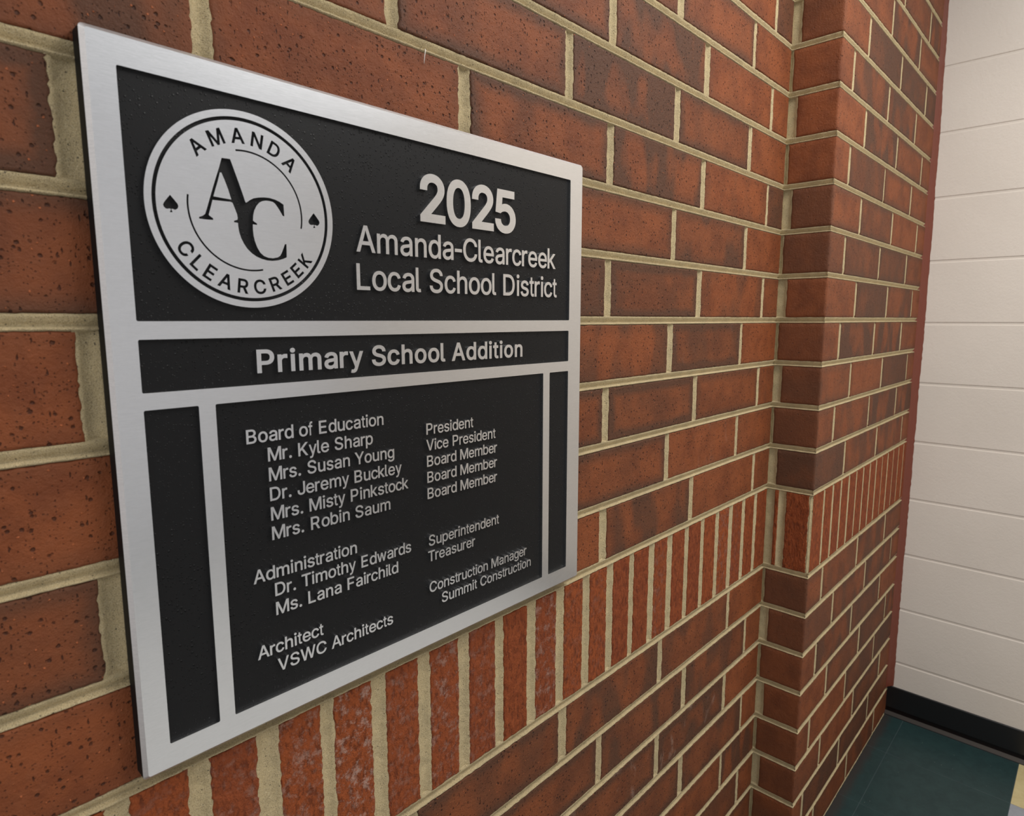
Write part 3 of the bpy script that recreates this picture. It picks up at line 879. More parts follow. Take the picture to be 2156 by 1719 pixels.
      ,"W":[[[180,0,155,0,109,170],[63,339,16,509,38,509],[60,509,82,509,109,404],[136,300,163,196,168,179],[172,163,175,145,179,128],[183,111,187,94,190,76],[194,58,197,40,194,40],[192,40,189,40,193,58],[196,76,200,94,203,111],[207,128,211,145,215,163],[220,179,224,196,251,300],[279,404,306,509,331,509],[355,509,380,509,407,404],[434,300,462,196,466,179],[470,163,474,145,478,128],[482,111,486,94,490,76],[494,58,497,40,494,40],[491,40,488,40,492,58],[495,76,499,94,502,111],[506,128,510,145,515,163],[519,179,523,196,550,300],[576,404,603,509,625,509],[647,509,670,509,623,339],[577,170,530,0,505,0],[480,0,455,0,426,108],[397,215,368,323,362,344],[357,367,351,391,346,416],[341,444,336,475,341,475],[345,475,350,475,345,445],[340,419,335,395,330,371],[324,347,318,323,289,215],[260,108,230,0,205,0]]]
      ,"Y":[[[225,0,203,0,203,69],[203,139,203,208,141,308],[79,409,16,509,41,509],[66,509,91,509,125,454],[159,399,192,344,203,326],[213,309,222,292,231,275],[240,255,250,230,241,230],[232,230,224,230,233,255],[242,276,251,293,260,310],[270,327,280,344,314,399],[347,454,381,509,406,509],[430,509,455,509,393,409],[330,308,268,208,268,139],[268,69,268,0,247,0]]]
      ,"a":[[[182,-9,160,-9,136,-9],[114,-4,94,5,75,14],[59,27,48,45,36,62],[30,83,30,108,30,130],[35,147,43,161,52,175],[63,185,78,193,92,201],[108,207,125,211,143,215],[160,218,178,220,201,223],[219,225,234,227,248,228],[258,231,265,235,272,239],[276,245,276,255,276,255],[276,256,276,257,276,272],[273,286,267,297,261,308],[252,316,240,322,228,328],[213,331,196,331,178,331],[162,328,149,322,136,317],[126,309,118,301,110,292],[104,283,100,274,80,280],[61,285,41,291,50,314],[62,332,79,346,95,360],[113,369,133,375,153,381],[173,384,194,384,208,384],[223,383,239,379,255,376],[271,370,286,360,301,351],[313,338,322,320,332,303],[337,280,337,251,337,168],[337,84,337,0,317,0],[297,0,277,0,277,17],[277,35,277,52,275,52],[274,52,272,52,268,43],[261,34,252,25,243,15],[230,7,215,1,200,-5]],[[155,45,170,45,193,45],[212,50,228,59,243,68],[255,79,263,93,271,107],[276,122,276,138,276,155],[276,173,276,190,273,187],[268,184,259,182,251,180],[242,178,231,176,221,174],[210,172,200,171,190,170],[182,169,175,168,161,166],[147,163,134,159,121,154],[111,148,103,139,96,131],[92,119,92,105,92,92],[95,81,102,72,109,63],[118,57,130,52,142,48]]]
      ,"b":[[[261,-8,229,-8,206,-8],[187,-4,172,4,158,12],[146,21,138,31,129,42],[123,51,118,59,116,59],[114,59,112,59,112,39],[112,20,112,0,92,0],[72,0,53,0,53,170],[53,339,53,509,73,509],[93,509,114,509,114,446],[114,382,114,319,115,319],[117,319,118,319,123,327],[129,336,137,346,145,356],[157,365,171,373,186,381],[205,384,229,384,261,384],[289,376,313,361,337,345],[356,322,370,293,383,263],[390,229,390,189,390,149],[383,114,370,84,356,55],[337,32,313,16,289,0]],[[197,47,220,47,244,47],[263,53,279,66,295,78],[308,95,316,117,324,138],[328,162,328,189,328,216],[324,240,316,261,308,282],[296,299,280,311,264,324],[244,330,220,330,197,330],[177,324,161,312,145,300],[133,284,125,263,117,242],[113,217,113,189,113,161],[117,136,125,115,133,94],[146,77,162,65,178,53]]]
      ,"c":[[[226,-8,207,-8,173,-8],[143,0,117,16,91,33],[71,56,56,85,41,114],[34,149,34,187,34,227],[41,262,56,291,71,321],[91,343,117,360,143,376],[173,384,207,384,226,384],[243,382,260,377,276,372],[292,365,305,356,319,347],[330,335,340,322,350,309],[357,294,362,277,342,272],[322,267,303,262,300,272],[296,281,290,289,285,297],[278,305,270,311,262,317],[253,322,242,325,232,328],[220,330,207,330,182,330],[161,323,145,310,129,297],[116,280,108,258,100,237],[96,213,96,187,96,162],[100,139,108,117,116,96],[129,79,145,66,161,53],[182,46,207,46,220,46],[232,48,243,52,253,55],[263,60,271,66,279,72],[286,80,292,89,297,97],[301,107,304,117,324,112],[343,107,363,102,358,85],[351,70,341,56,332,43],[320,31,306,21,293,12],[277,4,261,-1,244,-6]]]
      ,"d":[[[219,-8,195,-8,164,-8],[136,0,111,16,87,32],[68,55,55,84,41,114],[34,149,34,189,34,229],[41,263,55,293,69,322],[88,345,112,361,136,376],[164,384,196,384,219,384],[238,381,253,373,268,365],[279,356,287,346,296,336],[302,327,306,319,308,319],[309,319,311,319,311,382],[311,446,311,509,331,509],[351,509,372,509,372,339],[372,170,372,0,352,0],[332,0,313,0,313,20],[313,39,313,59,311,59],[309,59,307,59,302,51],[295,42,287,31,278,21],[267,12,252,4,238,-4]],[[181,47,205,47,227,47],[247,53,263,65,279,77],[291,94,299,115,308,136],[312,161,312,189,312,217],[308,242,300,263,292,284],[279,300,263,312,247,324],[228,330,205,330,181,330],[161,324,145,311,129,299],[116,282,108,261,100,240],[96,216,96,189,96,162],[100,138,109,117,117,95],[129,78,145,66,161,53]]]
      ,"e":[[[238,-8,212,-8,175,-8],[143,0,117,16,90,33],[70,56,56,85,41,114],[34,148,34,187,34,226],[41,260,55,290,69,319],[89,343,115,359,141,376],[171,384,205,384,226,384],[246,381,266,374,285,367],[303,356,319,341,335,326],[348,306,357,282,366,258],[371,228,371,194,371,186],[371,178,371,169,272,169],[174,169,75,169,75,187],[75,204,75,221,163,221],[250,221,338,221,329,215],[319,208,310,202,310,227],[306,249,298,269,290,288],[278,303,263,314,247,325],[228,330,205,330,182,330],[163,325,146,313,130,302],[118,288,109,270,100,251],[96,232,96,211,96,200],[96,189,96,178,96,150],[101,126,110,106,120,87],[134,72,151,61,168,51],[189,46,212,46,228,46],[241,48,254,53,266,57],[277,64,285,73,294,82],[301,93,306,105,325,101],[345,96,365,91,359,71],[349,54,335,39,321,24],[303,13,283,4,262,-4]]]
      ,"f":[[[154,379,228,379,228,362],[228,344,228,327,154,327],[80,327,6,327,6,344],[6,362,6,379,80,379]],[[101,0,81,0,81,144],[81,288,81,432,81,453],[86,471,96,486,106,500],[119,511,135,519,152,526],[169,530,187,530,201,530],[213,529,222,527,232,525],[238,523,243,521,238,503],[233,486,227,468,224,470],[220,471,215,472,210,473],[203,474,195,474,176,474],[163,469,154,460,146,451],[142,437,142,419,142,279],[142,140,142,0,121,0]]]
      ,"g":[[[238,-151,207,-151,179,-151],[155,-147,134,-140,113,-132],[96,-123,82,-110,69,-98],[58,-84,51,-69,67,-60],[84,-50,101,-41,107,-49],[113,-57,122,-66,130,-75],[141,-82,154,-88,168,-94],[186,-97,207,-97,238,-97],[263,-90,282,-75,302,-60],[311,-37,311,-6,311,19],[311,44,311,68,310,68],[308,68,306,68,301,60],[295,51,287,41,278,32],[267,23,252,16,238,8],[219,5,195,5,164,5],[137,12,113,27,88,41],[69,62,55,90,41,118],[34,152,34,191,34,230],[41,264,55,293,69,322],[88,345,112,361,137,376],[165,384,196,384,220,384],[239,381,253,373,268,365],[280,356,288,346,297,336],[303,327,308,319,309,319],[311,319,313,319,313,339],[313,359,313,379,333,379],[353,379,372,379,372,250],[372,121,372,-9,372,-42],[365,-69,350,-90,335,-111],[316,-126,291,-136,266,-146]],[[181,59,205,59,228,59],[248,64,264,75,280,86],[292,101,300,121,308,141],[312,165,312,193,312,220],[308,243,300,264,292,284],[280,301,264,312,248,324],[228,330,205,330,181,330],[161,324,145,312,129,299],[117,283,109,262,100,242],[96,219,96,193,96,166],[100,143,109,123,117,103],[129,87,145,76,162,65]]]
      ,"h":[[[114,249,114,227,114,151],[114,76,114,0,93,0],[73,0,53,0,53,170],[53,339,53,509,73,509],[93,509,114,509,114,435],[114,361,114,287,110,287],[106,287,102,287,114,322],[131,347,152,362,174,377],[199,384,227,384,253,384],[276,379,295,369,315,358],[330,342,341,321,352,299],[357,273,357,240,357,160],[357,80,357,0,337,0],[316,0,296,0,296,78],[296,157,296,235,296,265],[288,288,273,304,258,321],[237,329,210,329,192,329],[175,325,161,317,146,309],[135,298,126,283,118,267]]]
      ,"i":[[[73,0,53,0,53,126],[53,253,53,379,73,379],[93,379,114,379,114,253],[114,126,114,0,93,0]],[[95,443,84,443,72,443],[62,447,54,455,45,462],[41,472,41,483,41,494],[45,504,54,512,62,520],[72,524,84,524,95,524],[106,520,114,512,122,504],[126,494,126,483,126,472],[122,462,114,455,106,447]]]
      ,"k":[[[132,158,110,137,110,162],[110,187,110,212,113,212],[117,212,121,212,175,268],[230,323,284,379,310,379],[335,379,360,379,301,319],[243,259,184,199,182,199],[179,199,177,199,155,178]],[[73,0,53,0,53,170],[53,339,53,509,73,509],[93,509,114,509,114,339],[114,170,114,0,93,0]],[[320,0,294,0,245,62],[197,124,148,186,162,200],[177,214,191,229,252,152],[312,76,372,0,346,0]]]
      ,"l":[[[147,-2,139,-2,110,-2],[88,5,74,20,60,35],[53,57,53,84,53,226],[53,367,53,509,73,509],[93,509,114,509,114,372],[114,235,114,99,114,81],[116,69,120,62,125,55],[133,52,146,52,152,52],[157,52,160,53,164,53],[167,54,170,54,173,37],[177,20,181,3,175,1],[169,0,162,-1,154,-2]]]
      ,"m":[[[73,0,53,0,53,126],[53,253,53,379,72,379],[92,379,112,379,112,351],[112,323,112,295,111,295],[109,295,108,295,113,316],[121,332,132,346,144,359],[157,369,172,376,187,383],[203,386,219,386,247,386],[270,378,287,361,305,344],[316,322,321,295,318,295],[315,295,312,295,317,313],[325,329,337,343,349,357],[364,367,381,375,398,382],[416,386,437,386,459,386],[479,381,497,372,515,362],[530,348,541,328,551,309],[557,285,557,255,557,170],[557,85,557,0,536,0],[516,0,496,0,496,85],[496,169,496,254,496,281],[488,301,473,313,457,325],[439,330,419,330,402,330],[387,327,374,320,362,313],[352,303,345,290,339,278],[335,263,335,247,335,165],[335,82,335,0,315,0],[295,0,274,0,274,87],[274,173,274,260,274,281],[267,298,253,311,239,324],[221,330,199,330,185,330],[171,327,158,320,144,313],[134,303,126,289,118,276],[114,258,114,238,114,159],[114,79,114,0,93,0]]]
      ,"n":[[[114,249,114,227,114,151],[114,76,114,0,93,0],[73,0,53,0,53,126],[53,253,53,379,72,379],[92,379,112,379,112,349],[112,318,112,287,109,287],[106,287,102,287,114,322],[131,347,152,362,174,377],[199,384,227,384,253,384],[276,379,295,369,314,358],[330,342,341,321,352,299],[357,273,357,240,357,160],[357,80,357,0,337,0],[316,0,296,0,296,78],[296,157,296,235,296,265],[288,288,273,304,258,321],[237,329,210,329,192,329],[175,325,161,317,146,309],[135,298,126,283,118,267]]]
      ,"o":[[[242,-8,207,-8,173,-8],[143,0,117,16,91,33],[71,56,56,85,41,114],[34,149,34,187,34,227],[41,262,56,291,71,321],[91,343,117,360,143,376],[173,384,207,384,242,384],[273,376,299,360,325,343],[345,321,359,291,374,262],[381,227,381,187,381,149],[374,114,359,85,345,56],[325,33,299,16,273,0]],[[182,46,207,46,233,46],[254,53,270,66,287,79],[299,96,307,117,315,139],[319,162,319,187,319,213],[315,236,307,258,299,280],[287,297,270,310,254,323],[233,330,207,330,182,330],[161,323,145,310,129,297],[116,280,108,258,100,237],[96,213,96,187,96,162],[100,139,108,117,116,96],[129,79,145,66,161,53]]]
      ,"p":[[[73,-143,53,-143,53,31],[53,205,53,379,72,379],[92,379,112,379,112,359],[112,339,112,319,114,319],[116,319,118,319,123,327],[129,336,137,346,145,356],[157,365,171,373,186,381],[205,384,229,384,261,384],[289,376,313,361,337,345],[356,322,370,293,383,263],[390,229,390,189,390,149],[383,114,370,84,356,55],[337,32,313,16,289,0],[261,-8,229,-8,206,-8],[187,-4,173,4,158,12],[146,21,138,31,130,42],[123,51,118,59,117,59],[115,59,114,59,114,-8],[114,-76,114,-143,93,-143]],[[197,47,220,47,244,47],[263,53,279,66,295,78],[308,95,316,117,324,138],[328,162,328,189,328,216],[324,240,316,261,308,282],[296,299,280,311,264,324],[244,330,220,330,197,330],[177,324,161,312,145,300],[133,284,125,263,117,242],[113,217,113,189,113,161],[117,136,125,115,133,94],[146,77,162,65,178,53]]]
      ,"r":[[[73,0,53,0,53,126],[53,253,53,379,72,379],[92,379,112,379,112,360],[112,340,112,321,113,321],[114,321,115,321,122,340],[135,355,152,367,170,379],[190,385,213,385,218,385],[223,385,229,384,235,384],[240,384,243,384,243,363],[243,343,243,322,242,323],[237,323,230,324,223,325],[215,326,207,326,189,326],[173,322,159,315,145,307],[134,297,126,284,118,270],[114,255,114,237,114,158],[114,79,114,0,93,0]]]
      ,"s":[[[211,-8,182,-8,156,-8],[133,-4,112,3,92,11],[75,23,62,38,49,53],[40,72,36,94,55,98],[74,102,94,107,99,86],[109,70,124,60,139,50],[158,45,181,45,208,45],[229,51,244,62,260,74],[268,87,268,103,268,116],[263,127,254,136,245,144],[231,151,212,155,191,160],[170,165,149,170,115,178],[89,191,72,208,55,225],[47,247,47,274,47,296],[53,315,65,332,77,348],[94,361,115,370,136,380],[160,384,187,384,213,384],[235,380,254,372,272,365],[287,353,299,339,310,325],[319,309,324,290,305,286],[287,281,268,277,263,292],[255,304,243,316,230,327],[212,333,187,333,165,333],[146,327,131,317,116,306],[109,293,109,277,109,263],[114,252,124,243,134,235],[150,228,172,223,191,218],[210,214,229,209,264,201],[290,188,306,171,323,154],[331,133,331,107,331,84],[325,64,312,47,300,30],[282,16,260,6,237,-3]]]
      ,"t":[[[138,379,204,379,204,362],[204,344,204,327,138,327],[72,327,6,327,6,344],[6,362,6,379,72,379]],[[65,345,65,471,85,471],[106,471,126,471,126,347],[126,222,126,98,126,81],[129,69,136,61,143,54],[154,50,170,50,174,50],[179,50,185,51,191,52],[197,53,202,54,206,36],[209,19,213,2,207,0],[200,-2,192,-3,184,-4],[176,-4,168,-4,136,-4],[110,4,92,21,74,38],[65,62,65,93,65,219]]]
      ,"u":[[[211,-5,182,-5,157,-5],[134,0,115,11,95,21],[80,37,69,59,58,80],[53,107,53,139,53,219],[53,299,53,379,73,379],[93,379,114,379,114,301],[114,222,114,144,114,114],[121,91,137,75,152,58],[173,50,200,50,218,50],[235,54,249,62,264,70],[275,81,283,97,292,112],[296,131,296,153,296,228],[296,304,296,379,316,379],[337,379,357,379,357,253],[357,126,357,0,337,0],[318,0,298,0,298,31],[298,61,298,92,301,92],[304,92,307,92,295,57],[279,32,257,17,235,2]]]
      ,"w":[[[158,0,138,0,99,126],[61,253,23,379,44,379],[66,379,87,379,103,324],[118,269,133,214,140,191],[147,165,154,137,161,108],[168,76,175,41,172,41],[168,41,165,41,172,75],[179,106,186,135,193,163],[199,190,206,214,221,269],[237,324,252,379,273,379],[295,379,316,379,332,324],[347,269,362,214,368,190],[375,164,382,136,388,107],[395,76,402,41,399,41],[395,41,391,41,399,75],[406,107,413,135,420,164],[427,190,434,214,449,269],[465,324,480,379,502,379],[523,379,545,379,506,253],[468,126,429,0,409,0],[389,0,368,0,352,57],[335,114,319,172,314,189],[309,207,305,225,300,243],[295,261,291,280,286,299],[281,318,277,338,281,338],[286,338,291,338,286,319],[281,299,277,280,272,261],[267,243,263,225,258,206],[253,189,248,172,231,114],[215,57,199,0,178,0]]]
      ,"y":[[[51,-140,47,-139,52,-121],[57,-103,61,-86,65,-86],[68,-87,71,-87,83,-90],[94,-91,104,-89,114,-87],[122,-82,130,-74,138,-66],[145,-53,151,-36,155,-24],[159,-13,163,-1,114,126],[66,252,17,379,40,379],[62,379,84,379,111,305],[138,230,165,155,174,132],[181,109,187,87,193,64],[199,42,206,21,198,21],[191,21,184,21,190,42],[196,64,202,87,209,110],[216,132,224,155,251,230],[278,305,305,379,327,379],[349,379,371,379,316,234],[260,88,204,-58,196,-78],[187,-94,177,-107,166,-120],[153,-129,139,-136,125,-142],[109,-145,91,-145,81,-145],[72,-144,65,-143,57,-142]]]}
MONO = [[-206, 416], [-134, 418], [-105, 334], [-75, 246], [-45, 155], [-25, 89], [-20, 76], [-13, 74], [17, 98], [55, 120], [99, 132], [149, 140], [199, 142], [250, 135], [294, 121], [333, 100], [334, 49], [336, -3], [320, -1], [296, 39], [269, 77], [251, 99], [229, 111], [198, 115], [166, 114], [134, 106], [102, 87], [76, 56], [55, 16], [43, -26], [38, -73], [55, -85], [72, -93], [73, -107], [35, -105], [33, -149], [36, -201], [46, -252], [65, -304], [90, -346], [123, -373], [164, -386], [208, -387], [254, -376], [278, -359], [296, -327], [315, -284], [328, -252], [343, -251], [342, -306], [340, -370], [299, -389], [253, -403], [201, -411], [150, -410], [100, -400], [51, -382], [9, -355], [-28, -320], [-56, -278], [-77, -234], [-91, -187], [-97, -139], [-98, -107], [-117, -106], [-132, -105], [-131, -92], [-101, -81], [-98, -65], [-101, -37], [-116, 7], [-136, 58], [-156, 63], [-231, 61], [-304, 59], [-322, -2], [-343, -67], [-324, -82], [-308, -91], [-308, -105], [-365, -108], [-422, -106], [-424, -93], [-396, -82], [-372, -63], [-353, -11], [-332, 52], [-322, 81], [-291, 172], [-258, 265], [-234, 329], [-216, 387]]
MTRI = [[-228, 293], [-216, 295], [-192, 237], [-167, 166], [-144, 83], [-221, 86], [-294, 90], [-277, 142], [-249, 223]]
SPADE = [[-3, 64], [11, 48], [25, 32], [40, 13], [51, -1], [56, -18], [50, -35], [38, -46], [27, -50], [14, -46], [3, -44], [1, -52], [9, -71], [-13, -74], [-4, -52], [-6, -45], [-16, -45], [-31, -49], [-45, -46], [-57, -33], [-60, -17], [-52, 0], [-28, 32]]
REG = dict(zip(' -.0123456789ABCDEFGHIJKLMNOPQRSTUVWXYZ', [278, 333, 278] + [556] * 10 + [667, 667, 722, 722, 667, 611, 778, 722, 278, 500, 667, 556, 833, 722, 778, 667, 778, 722, 667, 611, 722, 667, 944, 667, 667, 611]))
REG.update(zip('abcdefghijklmnopqrstuvwxyz', [556, 556, 500, 556, 556, 278, 556, 556, 222, 222, 500, 222, 833, 556, 556, 556, 556, 333, 500, 278, 556, 500, 722, 500, 500, 500]))
BOLD = dict(REG)
BOLD.update({'A': 722, 'P': 667, 'S': 667})
BOLD.update(zip('abcdefghijklmnopqrstuvwxyz', [556, 611, 556, 611, 556, 333, 611, 611, 278, 278, 556, 278, 889, 611, 611, 611, 611, 389, 556, 333, 611, 556, 778, 556, 556, 500]))


def flatten(sp, res=5):
    out = []
    n = len(sp)
    for i in range(n):
        a, b = sp[i], sp[(i + 1) % n]
        p0, p1, p2, p3 = (a[2], a[3]), (a[4], a[5]), (b[0], b[1]), (b[2], b[3])
        straight = abs((p1[0] - p0[0]) * (p3[1] - p0[1]) - (p1[1] - p0[1]) * (p3[0] - p0[0])) < 60 and abs((p2[0] - p0[0]) * (p3[1] - p0[1]) - (p2[1] - p0[1]) * (p3[0] - p0[0])) < 60
        m = 1 if straight else res
        for k in range(m):
            t = k / m
            q = [(1 - t) ** 3 * p0[c] + 3 * (1 - t) ** 2 * t * p1[c] + 3 * (1 - t) * t * t * p2[c] + t ** 3 * p3[c] for c in (0, 1)]
            if not out or math.hypot(q[0] - out[-1][0], q[1] - out[-1][1]) > 0.8:
                out.append(tuple(q))
    if math.hypot(out[0][0] - out[-1][0], out[0][1] - out[-1][1]) < 0.8:
        out.pop()
    return out


def parea(p):
    return sum(p[i][0] * p[(i + 1) % len(p)][1] - p[(i + 1) % len(p)][0] * p[i][1] for i in range(len(p))) / 2


def offset(p, d):
    """move the outline sideways by d (to the right of its direction)"""
    if not d:
        return p
    out = []
    n = len(p)
    for i in range(n):
        a, b, c = p[i - 1], p[i], p[(i + 1) % n]
        u, v = (b[0] - a[0], b[1] - a[1]), (c[0] - b[0], c[1] - b[1])
        lu, lv = math.hypot(*u) or 1, math.hypot(*v) or 1
        n1, n2 = (u[1] / lu, -u[0] / lu), (v[1] / lv, -v[0] / lv)
        m = (n1[0] + n2[0], n1[1] + n2[1])
        k = max(0.5, 1 + n1[0] * n2[0] + n1[1] * n2[1])
        out.append((b[0] + m[0] * d / k, b[1] + m[1] * d / k))
    return out


def inside(pt, poly):
    """non-zero winding test"""
    w = 0
    for i in range(len(poly)):
        (x1, y1), (x2, y2) = poly[i - 1], poly[i]
        if (y1 > pt[1]) != (y2 > pt[1]) and pt[0] < (x2 - x1) * (pt[1] - y1) / (y2 - y1) + x1:
            w += 1 if y2 > y1 else -1
    return w != 0


def glyph(ch, bold):
    """list of pieces; a piece is [outer, hole, ...]; cap height 509"""
    P = [flatten(sp) for sp in GL[ch]]
    big = max(P, key=lambda p: abs(parea(p)))
    sgn = 1 if parea(big) > 0 else -1
    outs = [p for p in P if parea(p) * sgn > 0]
    holes = [p for p in P if parea(p) * sgn < 0]
    if sgn < 0:
        outs, holes = [p[::-1] for p in outs], [p[::-1] for p in holes]
    pieces = []
    for o in outs:
        hs = [h for h in holes if inside(h[0], o)]
        pieces.append([offset(o, bold)] + [offset(h, bold) for h in hs])
    return pieces


def in_piece(m, pc):
    bb = pc[0]
    return bb[0] <= m[0] <= bb[1] and bb[2] <= m[1] <= bb[3] and inside(m, pc[1][0]) and not any(inside(m, h) for h in pc[1][1:])


def prism(pieces, y0, y1, V, F, minus=()):
    """union of the pieces less the cuts, extruded between depths y0 (back) and y1 (front)"""
    def prep(ps):
        return [((min(p[0] for p in pc[0]), max(p[0] for p in pc[0]), min(p[1] for p in pc[0]), max(p[1] for p in pc[0])), pc) for pc in ps]
    A, B = prep(pieces), prep(minus)
    flat, edges = [], []
    for pc in list(pieces) + list(minus):
        for pl in pc:
            n = len(pl)
            edges += [(len(flat) + i, len(flat) + (i + 1) % n) for i in range(n)]
            flat += [Vector((p[0] * 1000, p[1] * 1000)) for p in pl]
    cv, _, tris, _, _, _ = delaunay_2d_cdt(flat, edges, [], 0, 1e-4)
    keep = []
    for t in tris:
        P_, Q_, R_ = (cv[i] for i in t[:3])
        m = ((P_.x + Q_.x + R_.x) / 3000, (P_.y + Q_.y + R_.y) / 3000)
        if any(in_piece(m, pc) for pc in A) and not any(in_piece(m, pc) for pc in B):
            cr = (Q_.x - P_.x) * (R_.y - P_.y) - (Q_.y - P_.y) * (R_.x - P_.x)
            keep.append(tuple(t[:3]) if cr > 0 else (t[0], t[2], t[1]))
    b = len(V)
    for p in cv:
        V.append(U(p.x / 1000, y1, p.y / 1000))
    for p in cv:
        V.append(U(p.x / 1000, y0, p.y / 1000))
    n = len(cv)
    de = set()
    for t in keep:
        F.append((b + t[0], b + t[1], b + t[2]))
        for i in range(3):
            de.add((t[i], t[(i + 1) % 3]))
    for i, j in de:
        if (j, i) not in de:
            F.append((b + j, b + i, b + n + i, b + n + j))


def text_shapes(s, x0, x1, z0, cap, bold):
    """glyph pieces of a line fitted between x0 and x1 with its baseline at z0"""
    adv = BOLD if bold > 15 else REG
    k = 0.711
    pen, items = 0.0, []
    for ch in s:
        if ch != ' ':
            pcs = glyph(ch, bold)
            xs_ = [p[0] for pc in pcs for pl in pc for p in pl]
            w, c = max(xs_) - min(xs_), (max(xs_) + min(xs_)) / 2
            cell = adv[ch] * k
            lim = cell - 16
            sx = min(1.0, lim / w)
            items.append((pcs, pen + cell / 2, c, sx, w * sx))
        pen += adv[ch] * k
    lo = items[0][1] - items[0][4] / 2
    hi = items[-1][1] + items[-1][4] / 2
    kx = (x1 - x0) / (hi - lo)
    kz = cap / (509 + 2 * bold)
    out = []
    for pcs, pc_, c, sx, w in items:
        out += [[[(x0 + (pc_ - lo + (p[0] - c) * sx) * kx, z0 + (p[1] + bold) * kz) for p in pl] for pl in pc] for pc in pcs]
    return out


PL, PR, PB, PT = -13.834, -7.866, 0.158, 6.128   # front face
BV = 0.032                                       # bevel
YF, YR, YB = -0.18, -0.148, 0.004                # raised face, recessed field, back
plaque = bpy.data.objects.new('plaque', None)
COL.objects.link(plaque)
plaque.location = U((PL + PR) / 2, 0, PB)
plaque['label'] = 'square brushed aluminium and black dedication plaque on the brick wall'
plaque['category'] = 'plaque'
INV = Matrix.Translation(plaque.location).inverted()


def child(name, V, F, mat, label=None, parent=None, smooth=False):
    o = link(name, V, F, mat, smooth=smooth)
    o.parent = parent or plaque
    o.matrix_parent_inverse = INV
    if label:
        o['label'] = label
    return o


def rrect(x0, x1, z0, z1, r, n=5):
    out = []
    for cx_, cz_, a0 in ((x1 - r, z1 - r, 0), (x0 + r, z1 - r, 90), (x0 + r, z0 + r, 180), (x1 - r, z0 + r, 270)):
        for i in range(n + 1):
            a = math.radians(a0 + 90 * i / n)
            out.append((cx_ + r * math.cos(a), cz_ + r * math.sin(a)))
    return out


PANELS = [(-13.648, -8.13, 4.008, 5.915), (-13.648, -8.14, 3.432, 3.862), (-13.648, -13.22, 0.373, 3.292),
          (-13.08, -8.685, 0.373, 3.292), (-8.55, -8.14, 0.373, 3.292)]
V, F = [], []
prism([[rrect(PL - BV, PR + BV, PB - BV, PT + BV, 0.03)]], YB, YR + 0.003, V, F)
child('back_plate', V, F, M_PAINT, 'flat black painted side of the plate')
oa, ob = rrect(PL - BV, PR + BV, PB - BV, PT + BV, 0.03), rrect(PL, PR, PB, PT, 0.018)
n = len(oa)
V = [U(x, YR + 0.003, z) for x, z in oa] + [U(x, YF, z) for x, z in ob]
F = [(i, (i + 1) % n, n + (i + 1) % n, n + i)[::-1] for i in range(n)]
child('bevelled_edge', V, F, M_ALUEDGE, 'bright bevelled edge around the plaque')
V, F = [], []
prism([[rrect(PL, PR, PB, PT, 0.018)]], YR, YF, V, F, [[rrect(a, b, c, d, 0.012, 2)] for a, b, c, d in PANELS])
child('raised_border', V, F, M_ALU)
for a, b, c, d in PANELS:
    V, F = [], []
    prism([[[(a - .005, c - .005), (b + .005, c - .005), (b + .005, d + .005), (a - .005, d + .005)]]], YR + 0.006, YR, V, F)
    child('recessed_panel', V, F, M_BLACK)
LINES = [('2025', -10.77, -9.24, 5.085, .515, 21), ('Amanda-Clearcreek', -11.598, -8.441, 4.70, .265, 9), ('Local School District', -11.606, -8.41, 4.32, .264, 9),
         ('Primary School Addition', -12.69, -9.109, 3.537, .214, 17)]
z = 2.899
for s, xr in (('Board of Education', -11.33), ('Mr. Kyle Sharp', -11.472), ('Mrs. Susan Young', -11.2), ('Dr. Jeremy Buckley', -11.105), ('Mrs. Misty Pinkstock', -11.017), ('Mrs. Robin Saum', -11.27)):
    LINES.append((s, -12.828 if s[0] == 'B' else -12.634, xr, z, .131, 10))
    z -= .1905
for s, xl, xr, z in (('Administration', -12.837, -11.714, 1.568), ('Dr. Timothy Edwards', -12.634, -10.999, 1.386), ('Ms. Lana Fairchild', -12.634, -11.186, 1.194),
                     ('Architect', -12.838, -12.144, .812), ('VSWC Architects', -12.646, -11.276, .616), ('President', -10.744, -10.006, 2.710),
                     ('Vice President', -10.748, -9.618, 2.522), ('Board Member', -10.743, -9.592, 2.333), ('Board Member', -10.743, -9.593, 2.143),
                     ('Board Member', -10.744, -9.594, 1.950), ('Superintendent', -10.738, -9.561, 1.378), ('Treasurer', -10.752, -9.992, 1.188),
                     ('Construction Manager', -10.74, -9.021, .803), ('Summit Construction', -10.553, -8.93, .617)):
    LINES.append((s, xl, xr, z, .131, 10))
LTXT = {'2025': 'large bold raised silver digits 2025', 'Amanda-Clearcreek': 'raised silver lettering directly under the digits',
        'Local School District': 'raised silver lettering reading Local School District', 'Primary School Addition': 'bold raised silver lettering reading Primary School Addition',
        'VSWC Architects': 'raised silver lettering under the word Architect', 'Summit Construction': 'raised silver lettering under Construction Manager'}
for q in ('Board of Education', 'Administration', 'Architect', 'President', 'Vice President', 'Board Member', 'Superintendent', 'Treasurer', 'Construction Manager'):
    LTXT[q] = 'raised silver lettering reading ' + q
for s, xl, xr, z, cap, bold in LINES:
    V, F = [], []
    prism(text_shapes(s, xl, xr, z, cap, bold), YR + .002, YF, V, F)
    child('lettering', V, F, M_ALU, LTXT.get(s, 'raised silver lettering, one line of a name in the lower panel'))

# --- round seal, its letters and rings cut through to the black field
SX, SZ, SR = -12.692, 4.96, 0.833


def circ(r, n=128):
    return [(SX + r * math.cos(2 * math.pi * i / n), SZ + r * math.sin(2 * math.pi * i / n)) for i in range(n)]


